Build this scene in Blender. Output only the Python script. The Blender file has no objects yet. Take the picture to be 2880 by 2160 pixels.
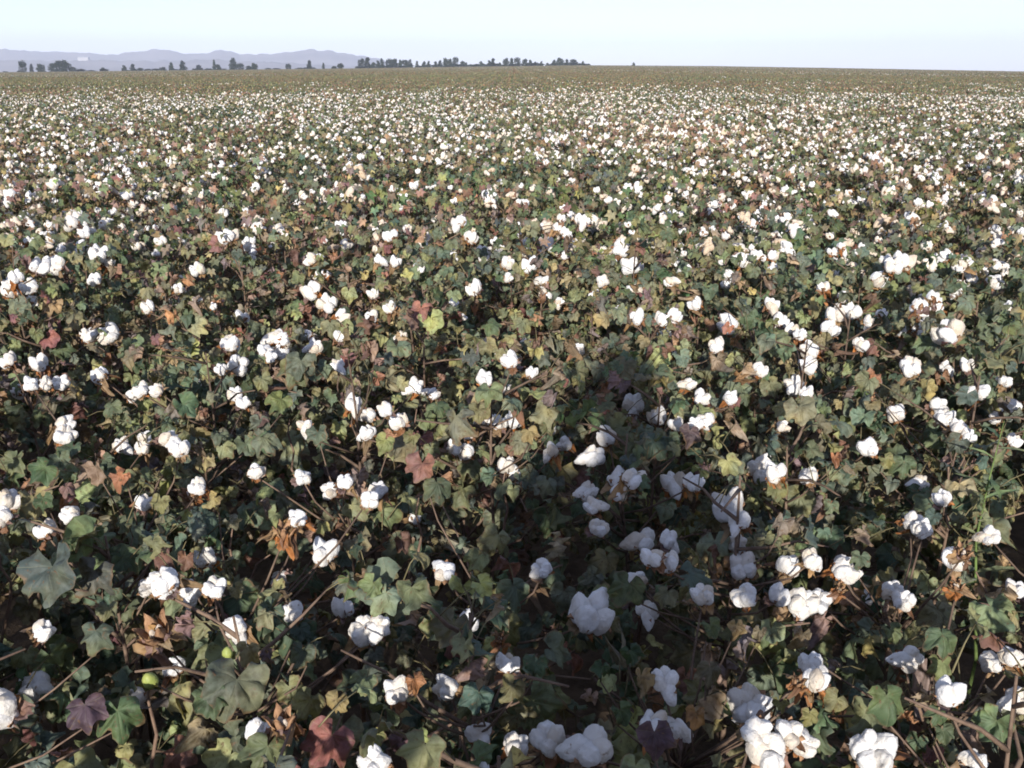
import bpy, math, random
import numpy as np
from mathutils import Vector, Matrix, noise

R = math.radians
rng = random.Random(7)
scene = bpy.context.scene
col = scene.collection

# ------------------------------------------------------------------ camera
F_PX = 1440 / math.tan(R(27.5))          # focal length in pixels of the 2880 wide photo
CAM_H = 1.60
PITCH = math.atan((1080 - 200) / F_PX)
cam_data = bpy.data.cameras.new('camera')
cam_data.sensor_width = 36
cam_data.lens = 18 / math.tan(R(27.5))
cam_data.clip_start = 0.03
cam_data.clip_end = 30000
cam = bpy.data.objects.new('camera', cam_data)
col.objects.link(cam)
cam.location = (0, 0, CAM_H)
cam.rotation_euler = (math.pi / 2 - PITCH, 0, 0)
scene.camera = cam

# ------------------------------------------------------------------ sky and sun
SUN_EL = R(16.5)
SUN_AZ = R(186)                           # clockwise from +Y: behind the camera, a little left
world = bpy.data.worlds.new('World')
scene.world = world
world.use_nodes = True
wn = world.node_tree
wn.nodes.clear()
w_out = wn.nodes.new('ShaderNodeOutputWorld')
w_bg = wn.nodes.new('ShaderNodeBackground')
w_sky = wn.nodes.new('ShaderNodeTexSky')
w_sky.sky_type = 'NISHITA'
w_sky.sun_disc = False
w_sky.sun_elevation = SUN_EL
w_sky.sun_rotation = SUN_AZ
w_sky.altitude = 200
w_sky.air_density = 0.7
w_sky.dust_density = 0.3
w_sky.ozone_density = 2.5
w_bg.inputs['Strength'].default_value = 0.100
w_wb = wn.nodes.new('ShaderNodeMix')                # white balance of the whole sky
w_wb.data_type = 'RGBA'
w_wb.blend_type = 'MULTIPLY'
w_wb.inputs[0].default_value = 1.0
w_wb.inputs[7].default_value = (1.08, 0.95, 1.05, 1)
wn.links.new(w_sky.outputs[0], w_wb.inputs[6])
w_tc = wn.nodes.new('ShaderNodeTexCoord')            # thin veil of high cirrus over the whole dome
w_map = wn.nodes.new('ShaderNodeMapping')
w_map.inputs['Scale'].default_value = (1.0, 1.6, 5.0)
w_map.inputs['Location'].default_value = (0.35, 0.1, 0.0)
w_cn = wn.nodes.new('ShaderNodeTexNoise')
w_cn.inputs['Scale'].default_value = 1.6
w_cn.inputs['Detail'].default_value = 6
w_cn.inputs['Roughness'].default_value = 0.55
w_cr = wn.nodes.new('ShaderNodeMapRange')
w_cr.inputs['From Min'].default_value = 0.40
w_cr.inputs['From Max'].default_value = 0.75
w_cr.inputs['To Max'].default_value = 0.6
w_cm = wn.nodes.new('ShaderNodeMix')
w_cm.data_type = 'RGBA'
w_cm.inputs[7].default_value = (5.5, 5.6, 5.9, 1)
wn.links.new(w_tc.outputs['Generated'], w_map.inputs[0])
wn.links.new(w_map.outputs[0], w_cn.inputs['Vector'])
wn.links.new(w_cn.outputs['Fac'], w_cr.inputs['Value'])
wn.links.new(w_cr.outputs[0], w_cm.inputs[0])
wn.links.new(w_wb.outputs[2], w_cm.inputs[6])
wn.links.new(w_cm.outputs[2], w_bg.inputs[0])
wn.links.new(w_bg.outputs[0], w_out.inputs[0])

sun_data = bpy.data.lights.new('sun', 'SUN')
sun_data.energy = 4.1
sun_data.angle = R(0.9)
sun_data.color = (1.0, 0.95, 0.89)
sun = bpy.data.objects.new('sun', sun_data)
col.objects.link(sun)
SUN_DIR = Vector((math.sin(SUN_AZ) * math.cos(SUN_EL), math.cos(SUN_AZ) * math.cos(SUN_EL), math.sin(SUN_EL)))
sun.rotation_euler = SUN_DIR.to_track_quat('Z', 'Y').to_euler()
sun.location = SUN_DIR * 60

scene.view_settings.view_transform = 'Standard'
scene.view_settings.look = 'None'
scene.view_settings.gamma = 1.0
scene.view_settings.use_curve_mapping = False
scene.view_settings.exposure = 1.05
scene.render.engine = 'CYCLES'
scene.cycles.use_denoising = True
scene.cycles.filter_width = 1.8
scene.cycles.max_bounces = 6
scene.cycles.diffuse_bounces = 3
scene.cycles.glossy_bounces = 2
scene.cycles.transmission_bounces = 4
scene.cycles.volume_bounces = 1
scene.cycles.transparent_max_bounces = 4
scene.cycles.caustics_reflective = False
scene.cycles.caustics_refractive = False

CAM_ROT = cam.rotation_euler.to_matrix()


def ray(px, py):
    return (CAM_ROT @ Vector(((px - 1440) / F_PX, -(py - 1080) / F_PX, -1))).normalized()


def on_height(px, py, z):
    """point of the field at height z that the photograph shows at px, py"""
    d = ray(px, py)
    t = (z - CAM_H) / d.z
    return Vector((0, 0, CAM_H)) + d * t, t


def on_depth(px, py, y):
    d = ray(px, py)
    return Vector((0, 0, CAM_H)) + d * (y / d.y)


def tag(o, label=None, cat=None, group=None, kind=None):
    if label: o['label'] = label
    if cat: o['category'] = cat
    if group: o['group'] = group
    if kind: o['kind'] = kind
    return o


def lerp_table(tab, x):
    if x <= tab[0][0]: return tab[0][1]
    for (a, va), (b, vb) in zip(tab, tab[1:]):
        if x <= b:
            return va + (vb - va) * (x - a) / (b - a)
    return tab[-1][1]


# the land swells very gently towards the middle of the far field
SKYLINE = [(-1400, 206), (0, 203), (700, 196), (1000, 193), (1300, 189), (1650, 185), (2000, 187), (2400, 193), (2880, 201), (4300, 206)]


def terrain(x, y):
    if y <= 0: return 0.0
    px = 1440 + F_PX * x / max(y, 1.0) / math.cos(PITCH)
    dz = (203.7 - lerp_table(SKYLINE, px)) / F_PX * 600
    return dz * min(1.0, y / 600.0) ** 1.3


# ------------------------------------------------------------------ materials
def mat_new(name):
    m = bpy.data.materials.new(name)
    m.use_nodes = True
    nt = m.node_tree
    for n in list(nt.nodes):
        nt.nodes.remove(n)
    out = nt.nodes.new('ShaderNodeOutputMaterial')
    return m, nt, out


def N(nt, t, **kw):
    n = nt.nodes.new(t)
    for k, v in kw.items():
        setattr(n, k, v)
    return n


def mixrgb(nt, a, b, fac, mode='MIX'):
    n = nt.nodes.new('ShaderNodeMix')
    n.data_type = 'RGBA'
    n.blend_type = mode
    for sock, v in ((n.inputs[0], fac), (n.inputs[6], a), (n.inputs[7], b)):
        if hasattr(v, 'is_output'):
            nt.links.new(v, sock)
        elif isinstance(v, (int, float)):
            sock.default_value = v
        else:
            sock.default_value = (*v, 1)
    return n.outputs[2]


def ramp(nt, src, stops):
    n = nt.nodes.new('ShaderNodeValToRGB')
    el = n.color_ramp.elements
    while len(el) < len(stops):
        el.new(0.5)
    for e, (p, c) in zip(el, stops):
        e.position = p
        e.color = (*c, 1) if len(c) == 3 else c
    nt.links.new(src, n.inputs[0])
    return n.outputs[0]


def noise_tex(nt, scale, detail=3, rough=0.6, coord='Object', vec=None):
    t = N(nt, 'ShaderNodeTexNoise')
    t.inputs['Scale'].default_value = scale
    t.inputs['Detail'].default_value = detail
    t.inputs['Roughness'].default_value = rough
    if vec is None:
        tc = N(nt, 'ShaderNodeTexCoord')
        vec = tc.outputs[coord]
    nt.links.new(vec, t.inputs['Vector'])
    return t.outputs['Fac']


def bump(nt, h, strength, dist):
    b = N(nt, 'ShaderNodeBump')
    b.inputs['Strength'].default_value = strength
    b.inputs['Distance'].default_value = dist
    nt.links.new(h, b.inputs['Height'])
    return b.outputs[0]


def tinted(nt):
    at = N(nt, 'ShaderNodeAttribute', attribute_name='tint')
    oi = N(nt, 'ShaderNodeObjectInfo')
    return mixrgb(nt, at.outputs['Color'], oi.outputs['Color'], 1.0, 'MULTIPLY'), oi


def leaf_material():
    m, nt, out = mat_new('cotton_leaf')
    base, oi = tinted(nt)
    geo = N(nt, 'ShaderNodeNewGeometry')
    mott = noise_tex(nt, 55, 4, 0.65, vec=geo.outputs['Position'])
    age = noise_tex(nt, 16, 2, 0.5, vec=geo.outputs['Position'])           # blades yellow and redden in patches
    base = mixrgb(nt, base, mixrgb(nt, base, (1.5, 1.35, 1.05), 1.0, 'MULTIPLY'), ramp(nt, age, [(0.48, (0, 0, 0)), (0.68, (1, 1, 1))]))
    base = mixrgb(nt, mixrgb(nt, base, (0.75, 0.82, 0.86), 1.0, 'MULTIPLY'), base, ramp(nt, age, [(0.30, (0, 0, 0)), (0.46, (1, 1, 1))]))
    dark = mixrgb(nt, base, (0.55, 0.5, 0.45), 1.0, 'MULTIPLY')
    c = mixrgb(nt, dark, base, ramp(nt, mott, [(0.32, (0, 0, 0)), (0.55, (1, 1, 1))]))
    spots = noise_tex(nt, 120, 2, 0.5, vec=geo.outputs['Position'])
    c = mixrgb(nt, c, (0.12, 0.07, 0.035), ramp(nt, spots, [(0.63, (0, 0, 0)), (0.72, (0.8, 0.8, 0.8))]))
    vein = N(nt, 'ShaderNodeAttribute', attribute_name='vein')
    lite = mixrgb(nt, c, (0.24, 0.24, 0.14), 0.3)
    c = mixrgb(nt, c, lite, ramp(nt, vein.outputs['Fac'], [(0.86, (0, 0, 0)), (0.99, (1, 1, 1))]))
    edge = N(nt, 'ShaderNodeAttribute', attribute_name='edge')
    sere = noise_tex(nt, 22, 3, 0.6, vec=geo.outputs['Position'])
    em = N(nt, 'ShaderNodeMath', operation='MULTIPLY')
    nt.links.new(edge.outputs['Fac'], em.inputs[0])
    nt.links.new(sere, em.inputs[1])
    c = mixrgb(nt, c, (0.15, 0.095, 0.05), ramp(nt, em.outputs[0], [(0.42, (0, 0, 0)), (0.58, (.85, .85, .85))]))
    p = N(nt, 'ShaderNodeBsdfPrincipled')
    p.inputs['Roughness'].default_value = 0.62
    p.inputs['Specular IOR Level'].default_value = 0.32
    nt.links.new(c, p.inputs['Base Color'])
    vh = N(nt, 'ShaderNodeMath', operation='MULTIPLY_ADD')
    nt.links.new(vein.outputs['Fac'], vh.inputs[0])
    vh.inputs[1].default_value = -0.8
    nt.links.new(mott, vh.inputs[2])
    nt.links.new(bump(nt, vh.outputs[0], 0.35, 0.004), p.inputs['Normal'])
    tr = N(nt, 'ShaderNodeBsdfTranslucent')
    tc = mixrgb(nt, c, (1.25, 1.15, 0.6), 1.0, 'MULTIPLY')
    nt.links.new(tc, tr.inputs['Color'])
    mx = N(nt, 'ShaderNodeMixShader')
    mx.inputs[0].default_value = 0.25
    nt.links.new(p.outputs[0], mx.inputs[1])
    nt.links.new(tr.outputs[0], mx.inputs[2])
    nt.links.new(mx.outputs[0], out.inputs[0])
    return m


def fibre_material():
    m, nt, out = mat_new('cotton_fibre')
    base, oi = tinted(nt)
    geo = N(nt, 'ShaderNodeNewGeometry')
    fine = noise_tex(nt, 140, 5, 0.7, vec=geo.outputs['Position'])
    soft = noise_tex(nt, 28, 3, 0.6, vec=geo.outputs['Position'])
    cream = ramp(nt, oi.outputs['Random'], [(0.0, (0.84, 0.83, 0.81)), (0.6, (0.82, 0.80, 0.76)), (0.85, (0.77, 0.72, 0.64)), (1.0, (0.68, 0.59, 0.47))])
    c = mixrgb(nt, base, cream, 1.0, 'MULTIPLY')
    c = mixrgb(nt, mixrgb(nt, c, (0.86, 0.80, 0.72), 1.0, 'MULTIPLY'), c, ramp(nt, soft, [(0.3, (0, 0, 0)), (0.5, (1, 1, 1))]))
    trash = noise_tex(nt, 75, 3, 0.55, vec=geo.outputs['Position'])         # crumbs of dry leaf caught in the lint
    c = mixrgb(nt, c, (0.30, 0.20, 0.11), ramp(nt, trash, [(0.66, (0, 0, 0)), (0.74, (.75, .75, .75))]))
    p = N(nt, 'ShaderNodeBsdfPrincipled')
    p.inputs['Roughness'].default_value = 0.95
    p.inputs['Specular IOR Level'].default_value = 0.08
    p.inputs['Sheen Weight'].default_value = 0.15
    nt.links.new(c, p.inputs['Base Color'])
    nt.links.new(bump(nt, fine, 0.8, 0.008), p.inputs['Normal'])
    tr = N(nt, 'ShaderNodeBsdfTranslucent')
    nt.links.new(c, tr.inputs['Color'])
    mx = N(nt, 'ShaderNodeMixShader')
    mx.inputs[0].default_value = 0.18
    nt.links.new(p.outputs[0], mx.inputs[1])
    nt.links.new(tr.outputs[0], mx.inputs[2])
    nt.links.new(mx.outputs[0], out.inputs[0])
    return m


def woody_material(name, a, b, scale, rough=0.8):
    m, nt, out = mat_new(name)
    base, oi = tinted(nt)
    geo = N(nt, 'ShaderNodeNewGeometry')
    n1 = noise_tex(nt, scale, 4, 0.65, vec=geo.outputs['Position'])
    c = mixrgb(nt, a, b, ramp(nt, n1, [(0.35, (0, 0, 0)), (0.65, (1, 1, 1))]))
    c = mixrgb(nt, c, base, 1.0, 'MULTIPLY')
    p = N(nt, 'ShaderNodeBsdfPrincipled')
    p.inputs['Roughness'].default_value = rough
    p.inputs['Specular IOR Level'].default_value = 0.25
    nt.links.new(c, p.inputs['Base Color'])
    nt.links.new(bump(nt, n1, 0.5, 0.003), p.inputs['Normal'])
    nt.links.new(p.outputs[0], out.inputs[0])
    return m


M_LEAF = leaf_material()
M_FIBRE = fibre_material()
M_BUR = woody_material('dry_bur', (0.18, 0.095, 0.05), (0.34, 0.20, 0.11), 60)
M_STEM = woody_material('cotton_stem', (0.085, 0.055, 0.040), (0.16, 0.11, 0.075), 45)
M_GREEN = woody_material('green_boll', (0.20, 0.24, 0.06), (0.32, 0.34, 0.10), 70, 0.5)


def ground_material():
    m, nt, out = mat_new('soil')
    geo = N(nt, 'ShaderNodeNewGeometry')
    n1 = noise_tex(nt, 7, 6, 0.65, vec=geo.outputs['Position'])
    n2 = noise_tex(nt, 0.02, 4, 0.6, vec=geo.outputs['Position'])
    c = mixrgb(nt, (0.06, 0.043, 0.03), (0.15, 0.11, 0.075), ramp(nt, n1, [(0.35, (0, 0, 0)), (0.65, (1, 1, 1))]))
    far = mixrgb(nt, (0.10, 0.11, 0.05), (0.19, 0.16, 0.085), ramp(nt, n2, [(0.4, (0, 0, 0)), (0.6, (1, 1, 1))]))
    sep = N(nt, 'ShaderNodeSeparateXYZ')
    nt.links.new(geo.outputs['Position'], sep.inputs[0])
    mr = N(nt, 'ShaderNodeMapRange')
    mr.inputs['From Min'].default_value = 560
    mr.inputs['From Max'].default_value = 620
    nt.links.new(sep.outputs['Y'], mr.inputs['Value'])
    c = mixrgb(nt, c, far, mr.outputs[0])
    p = N(nt, 'ShaderNodeBsdfPrincipled')
    p.inputs['Roughness'].default_value = 0.95
    p.inputs['Specular IOR Level'].default_value = 0.1
    nt.links.new(c, p.inputs['Base Color'])
    nt.links.new(bump(nt, n1, 0.8, 0.05), p.inputs['Normal'])
    nt.links.new(p.outputs[0], out.inputs[0])
    return m


def plain_noise_material(name, a, b, scale, rough=0.9, coord='Object'):
    m, nt, out = mat_new(name)
    n1 = noise_tex(nt, scale, 5, 0.6, coord=coord)
    c = mixrgb(nt, a, b, ramp(nt, n1, [(0.35, (0, 0, 0)), (0.65, (1, 1, 1))]))
    p = N(nt, 'ShaderNodeBsdfPrincipled')
    p.inputs['Roughness'].default_value = rough
    p.inputs['Specular IOR Level'].default_value = 0.2
    nt.links.new(c, p.inputs['Base Color'])
    nt.links.new(p.outputs[0], out.inputs[0])
    return m


# ------------------------------------------------------------------ mesh building
class MB:
    """collects triangles of several pieces into one mesh"""

    def __init__(self):
        self.v, self.f, self.m, self.t, self.n, self.e = [], [], [], [], [], []
        self.count = 0

    def add(self, v, f, mat=0, tint=(1, 1, 1), vein=None, edge=None):
        v = np.asarray(v, float)
        f = np.asarray(f, int)
        self.v.append(v)
        self.f.append(f + self.count)
        self.m.append(np.full(len(f), mat))
        self.t.append(np.tile(np.asarray([*tint, 1.0]), (len(v), 1)))
        self.n.append(np.zeros(len(v)) if vein is None else np.asarray(vein, float))
        self.e.append(np.zeros(len(v)) if edge is None else np.asarray(edge, float))
        self.count += len(v)

    def tmpl(self, T, M, mat=0, tint=(1, 1, 1)):
        A = np.array(M)
        self.add(T[0] @ A[:3, :3].T + A[:3, 3], T[1], mat, tint, T[2] if len(T) > 2 else None, T[3] if len(T) > 3 else None)

    def tube(self, pts, rad, sides=5, mat=0, tint=(1, 1, 1)):
        pts = [Vector(p) for p in pts]
        vs, fs = [], []
        k = len(pts)
        for i, p in enumerate(pts):
            d = (pts[min(i + 1, k - 1)] - pts[max(i - 1, 0)]).normalized()
            a = d.orthogonal().normalized() if i == 0 else (a - d * a.dot(d)).normalized()
            b = d.cross(a)
            for s in range(sides):
                t = 2 * math.pi * s / sides
                vs.append(p + (a * math.cos(t) + b * math.sin(t)) * rad[i])
        for i in range(k - 1):
            for s in range(sides):
                q = (s + 1) % sides
                A, B, C, D = i * sides + s, i * sides + q, (i + 1) * sides + q, (i + 1) * sides + s
                fs += [(A, B, C), (A, C, D)]
        for e, base in ((0, 0), (1, (k - 1) * sides)):
            for s in range(1, sides - 1):
                fs.append((base, base + s + 1, base + s) if e == 0 else (base, base + s, base + s + 1))
        self.add([tuple(v) for v in vs], fs, mat, tint)

    def build(self, name, mats, smooth=True):
        v = np.concatenate(self.v)
        f = np.concatenate(self.f)
        me = bpy.data.meshes.new(name)
        me.vertices.add(len(v))
        me.vertices.foreach_set('co', v.astype(np.float32).ravel())
        me.loops.add(len(f) * 3)
        me.loops.foreach_set('vertex_index', f.astype(np.int32).ravel())
        me.polygons.add(len(f))
        me.polygons.foreach_set('loop_start', np.arange(0, len(f) * 3, 3, dtype=np.int32))
        me.polygons.foreach_set('material_index', np.concatenate(self.m).astype(np.int32))
        if smooth:
            me.polygons.foreach_set('use_smooth', np.ones(len(f), dtype=bool))
        for m in mats:
            me.materials.append(m)
        at = me.attributes.new('tint', 'FLOAT_COLOR', 'POINT')
        at.data.foreach_set('color', np.concatenate(self.t).astype(np.float32).ravel())
        av = me.attributes.new('vein', 'FLOAT', 'POINT')
        av.data.foreach_set('value', np.concatenate(self.n).astype(np.float32))
        ae = me.attributes.new('edge', 'FLOAT', 'POINT')
        ae.data.foreach_set('value', np.concatenate(self.e).astype(np.float32))
        me.update(calc_edges=True)
        return me


def new_obj(name, data, parent=None, M=None, color=None):
    o = bpy.data.objects.new(name, data)
    col.objects.link(o)
    if parent is not None:
        o.parent = parent
    if M is not None:
        o.matrix_basis = M
    if color is not None:
        o.color = (*color, 1)
    return o


# ---- leaf templates: base at origin, tip at +Y, face +Z, length 1
HALF = [(0, 1.0, 1), (13, 0.85, 0), (26, 0.70, 0), (37, 0.76, 0), (49, 0.88, 1), (62, 0.73, 0), (78, 0.60, 0), (100, 0.64, 1), (126, 0.52, 0), (156, 0.38, 0)]


def smooth_outline():
    o = [(-a, q, v) for a, q, v in HALF[:0:-1]] + HALF
    res = []
    for i in range(len(o) - 1):
        p0, p1, p2, p3 = o[max(0, i - 1)], o[i], o[i + 1], o[min(len(o) - 1, i + 2)]
        res.append(p1)
        res.append((.5 * (p1[0] + p2[0]), (-p0[1] + 9 * p1[1] + 9 * p2[1] - p3[1]) / 16, 0))
    return res + [o[-1]]


OUTLINE = smooth_outline()


def leaf_hi(seed, droop, fold, curl, wave, crumple=.05, lobes=1.0):
    r = random.Random(seed)
    vs, vein, edge = [(0, 0, 0)], [1.0], [0.0]
    ph = r.uniform(0, 6)
    off = Vector((seed * 1.7, seed * .3, 0))
    skew = r.uniform(-.12, .12)
    bite = r.uniform(-100, 100)
    for ti, t in enumerate((0.3, 0.62, 0.88, 1.0)):
        for a, q, v in OUTLINE:
            q = .72 + (q - .72) * lobes
            rim = ti >= 2
            q2 = (q if rim else min(q, 0.35 + 0.6 * q)) * (1 + rim * (.09 * noise.noise(Vector((a / 17, seed, 0))) + .05 * noise.noise(Vector((a / 5, seed, 4)))))
            if rim and abs(a - bite) < 9:         # torn or eaten margin
                q2 *= .8
            x, y = q2 * t * math.sin(R(a)), q2 * t * math.cos(R(a))
            x += skew * y * y
            rr = math.hypot(x, y)
            z = -droop * rr * rr + fold * abs(x) + wave * math.sin(3.5 * R(a) + ph) * rr * rr
            z += (0.0 if v else 0.035) * rr + crumple * 2.4 * noise.noise(Vector((x * 2.6, y * 2.6, 0)) + off) + crumple * .8 * noise.noise(Vector((x * 7, y * 7, 3)) + off)
            if ti == 3:
                z -= .05 * (1 + noise.noise(Vector((a / 25, seed, 9))))
            if curl:
                th = x * curl
                x, z = math.sin(th) / curl, z + (1 - math.cos(th)) / curl
                y = y * (1 - .18 * crumple * 4) + .12 * noise.noise(Vector((x * 4, z * 4, seed)))
            vs.append((x, y, z))
            vein.append(float(v))
            edge.append((0, .2, .7, 1)[ti])
    k = len(OUTLINE)
    fs = []
    for i in range(k - 1):
        a, b = 1 + i, 2 + i
        fs.append((0, b, a))
        for q in (0, k, 2 * k):
            fs += [(a + q, b + q, b + k + q), (a + q, b + k + q, a + k + q)]
    return np.array(vs), np.array(fs), np.array(vein), np.array(edge)


def leaf_lo(seed, droop, fold):
    r = random.Random(seed)
    pts = [(-140, .38), (-98, .58), (-75, .46), (-47, .86), (-24, .58), (0, 1.0), (24, .58), (47, .86), (75, .46), (98, .58), (140, .38)]
    vs, vein = [(0, 0, 0)], [1]
    for a, q in pts:
        q *= 1 + r.uniform(-.1, .1)
        x, y = q * math.sin(R(a)), q * math.cos(R(a))
        vs.append((x, y, -droop * q * q + fold * abs(x) + r.uniform(-.06, .06)))
        vein.append(0.6)
    return np.array(vs), np.array([(0, i + 1, i) for i in range(1, len(pts))]), np.array(vein)


LEAF_FRESH = [leaf_hi(11, .30, .10, 0, .24, .10), leaf_hi(12, .45, .30, 0, .28, .13, .8), leaf_hi(13, .12, .45, 0, .2, .11, .6), leaf_hi(14, .65, .05, 0, .35, .14),
              leaf_hi(15, .5, .5, 0, .2, .15, .9), leaf_hi(16, .8, .2, 1.1, .35, .14, .5), leaf_hi(17, .25, .15, 1.5, .3, .16, .7), leaf_hi(18, .4, .0, 0, .42, .17, .85)]
LEAF_DRY = [leaf_hi(21, .55, .2, 2.2, .3, .16), leaf_hi(22, .3, .5, 3.0, .35, .2), leaf_hi(23, .9, .35, 1.6, .4, .22), leaf_hi(24, 1.1, .1, 2.6, .5, .25, .7), leaf_hi(25, .7, .6, 3.4, .2, .2, 1.2)]
LEAF_LO = [leaf_lo(31, .3, .12), leaf_lo(32, .55, .25), leaf_lo(33, .2, .3), leaf_lo(34, .7, .5)]
LEAF_FAR = (np.array([(0, 0, 0), (.5, .45, .06), (0, 1, -.25), (-.5, .45, .06)]), np.array([(0, 1, 2), (0, 2, 3)]), np.array([.5, .5, .5, .5]))


def ico(sub):
    import bmesh
    bm = bmesh.new()
    bmesh.ops.create_icosphere(bm, subdivisions=sub, radius=1)
    v = np.array([p.co[:] for p in bm.verts])
    f = np.array([[q.index for q in t.verts] for t in bm.faces])
    bm.free()
    return v, f


ICO = {k: ico(k) for k in (1, 2, 3, 4)}


def lock_tmpl(seed, sub):
    """one fluffy lock of cotton: an uneven elongated tuft"""
    v, f = ICO[sub]
    r = random.Random(seed)
    off = Vector((r.uniform(0, 50), r.uniform(0, 50), r.uniform(0, 50)))
    out = []
    bend = r.uniform(-.18, .18)
    for p in v:
        P = Vector(p)
        d = 1 + .24 * noise.noise(P * 1.1 + off) + .08 * noise.noise(P * 2.7 + off) + .045 * noise.noise(P * 6.0 + off) + .03 * noise.noise(P * 13 + off)
        q = P * d
        w = 1.0 - .14 * q.z                       # narrower at the tip
        out.append((q.x * w + bend * q.z * q.z, q.y * .92 * w, q.z * 1.30))
    return np.array(out), f


def fuzz(T, seed, n=110):
    """stray lint standing off the surface of a lock"""
    r = random.Random(seed)
    v, f = T
    vs, fs = [], []
    for k in range(n):
        p = Vector(v[r.randrange(len(v))])
        d = (p.normalized() + Vector((r.gauss(0, .7), r.gauss(0, .7), r.gauss(0, .7)))).normalized()
        side = d.orthogonal().normalized() * .016
        L = r.uniform(.06, .2)
        q = p * .97
        e = q + d * L + Vector((r.gauss(0, .05), r.gauss(0, .05), r.gauss(0, .05)))
        b = len(vs)
        vs += [tuple(q - side), tuple(q + side), tuple(e)]
        fs.append((b, b + 1, b + 2))
    return np.concatenate([v, np.array(vs)]), np.concatenate([f, np.array(fs) + len(v)])


LOCK_HI = [fuzz(lock_tmpl(s, 4), s) for s in range(5)]
LOCK_MID = [lock_tmpl(s, 2) for s in range(5)]
LOCK_FAR = [lock_tmpl(s, 1) for s in range(4)]


def bur_tmpl(n, seed, spread=1.0):
    """dry star of pointed woody carpels below the cotton, unit boll diameter"""
    r = random.Random(seed)
    vs, fs = [], []
    for i in range(n):
        a = 2 * math.pi * i / n + r.uniform(-.15, .15)
        ca, sa = math.cos(a), math.sin(a)
        L = r.uniform(.46, .58) * spread
        rows = [(0.02, -.12, .05), (.3, -.09, .15), (.62, -.02, .14), (.85, .04, .08), (1.0, r.uniform(-.05, .14), .012)]
        base = len(vs)
        for t, z, w in rows:
            d = t * L
            for dx, dz in ((-w, .05), (0, -.035), (w, .05), (0, .02)):
                vs.append((ca * d - sa * dx, sa * d + ca * dx, z + dz))
        for k in range(len(rows) - 1):
            for s in range(4):
                q = (s + 1) % 4
                A, B, C, D = base + k * 4 + s, base + k * 4 + q, base + (k + 1) * 4 + q, base + (k + 1) * 4 + s
                fs += [(A, B, C), (A, C, D)]
        e = base + (len(rows) - 1) * 4
        fs += [(e, e + 1, e + 2), (e, e + 2, e + 3)]
    # short stalk
    base = len(vs)
    for z, w in ((-.10, .07), (-.24, .045)):
        for s in range(5):
            vs.append((math.cos(s * 1.2566) * w, math.sin(s * 1.2566) * w, z))
    for s in range(5):
        q = (s + 1) % 5
        fs += [(base + s, base + 5 + s, base + 5 + q), (base + s, base + 5 + q, base + q)]
    return np.array(vs), np.array(fs)


BUR = [bur_tmpl(4, 1), bur_tmpl(5, 2), bur_tmpl(4, 3)]


def empty_bur_tmpl(seed):
    """opened empty bur: carpels standing up like a cup"""
    r = random.Random(seed)
    vs, fs = [], []
    n = 5
    for i in range(n):
        a = 2 * math.pi * i / n + r.uniform(-.2, .2)
        ca, sa = math.cos(a), math.sin(a)
        flare = r.uniform(.7, 1.2)
        rows = [(.02, -.2, .06), (.22, -.1, .2), (.34 * flare, .14, .21), (.4 * flare, .36, .13), (.5 * flare, .56, .015)]
        base = len(vs)
        for d, z, w in rows:
            for dx, dn in ((-w, .06), (0, -.05), (w, .06), (0, .0)):
                dd = d - dn
                vs.append((ca * dd - sa * dx, sa * dd + ca * dx, z))
        for k in range(len(rows) - 1):
            for s in range(4):
                q = (s + 1) % 4
                A, B, C, D = base + k * 4 + s, base + k * 4 + q, base + (k + 1) * 4 + q, base + (k + 1) * 4 + s
                fs += [(A, B, C), (A, C, D)]
    return np.array(vs), np.array(fs)


EMPTY_BUR = [empty_bur_tmpl(1), empty_bur_tmpl(2)]


def green_boll_tmpl():
    v, f = ICO[2]
    out = []
    for x, y, z in v:
        a = math.atan2(y, x)
        w = (1 + .06 * math.cos(4 * a)) * .42
        zz = z * .5 + (.16 * max(0, z) ** 6)
        out.append((x * w, y * w, zz))
    return np.array(out), f


GREEN_BOLL = green_boll_tmpl()


def boll_locks(r, loose=None, n=None, full=1.0, wide=0.0):
    """transforms of the locks of one open boll of unit diameter"""
    n = n or r.choice((4, 4, 5, 5, 3))
    loose = r.random() if loose is None else loose
    a0 = r.uniform(0, 6.28)
    res = []
    for i in range(n):
        a = a0 + 2 * math.pi * i / n + r.uniform(-.15, .15)
        s = r.uniform(.25, .31) * (1.1 if n == 3 else 1.0) * full
        off = r.uniform(.19, .25) + wide
        tilt = r.uniform(.25, .6)
        z = .18 + r.uniform(-.06, .1)
        zs = r.uniform(.9, 1.2)
        if loose > .72 and i == 0:               # one lock hangs out
            off, z, zs, tilt = off + .1, z - .22, 1.35, 2.4
        M = (Matrix.Translation((math.cos(a) * off, math.sin(a) * off, z)) @ Matrix.Rotation(a, 4, 'Z')
             @ Matrix.Rotation(tilt, 4, 'Y') @ Matrix.Diagonal((s * .95, s * 1.04, s * zs, 1)))
        res.append((r.randrange(5), M))
    return res


def basis(y, z, loc, scale):
    """matrix whose Y axis is the tip direction and Z the face normal"""
    y = y.normalized()
    x = y.cross(z)
    if x.length < 1e-4:
        x = y.orthogonal()
    x.normalize()
    z = x.cross(y)
    M = Matrix((x, y, z)).transposed().to_4x4()
    return Matrix.Translation(loc) @ M @ Matrix.Scale(scale, 4)


def axis_frame(z, loc, scale, spin=0.0):
    q = z.normalized().to_track_quat('Z', 'Y')
    return Matrix.Translation(loc) @ q.to_matrix().to_4x4() @ Matrix.Rotation(spin, 4, 'Z') @ Matrix.Scale(scale, 4)


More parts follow.
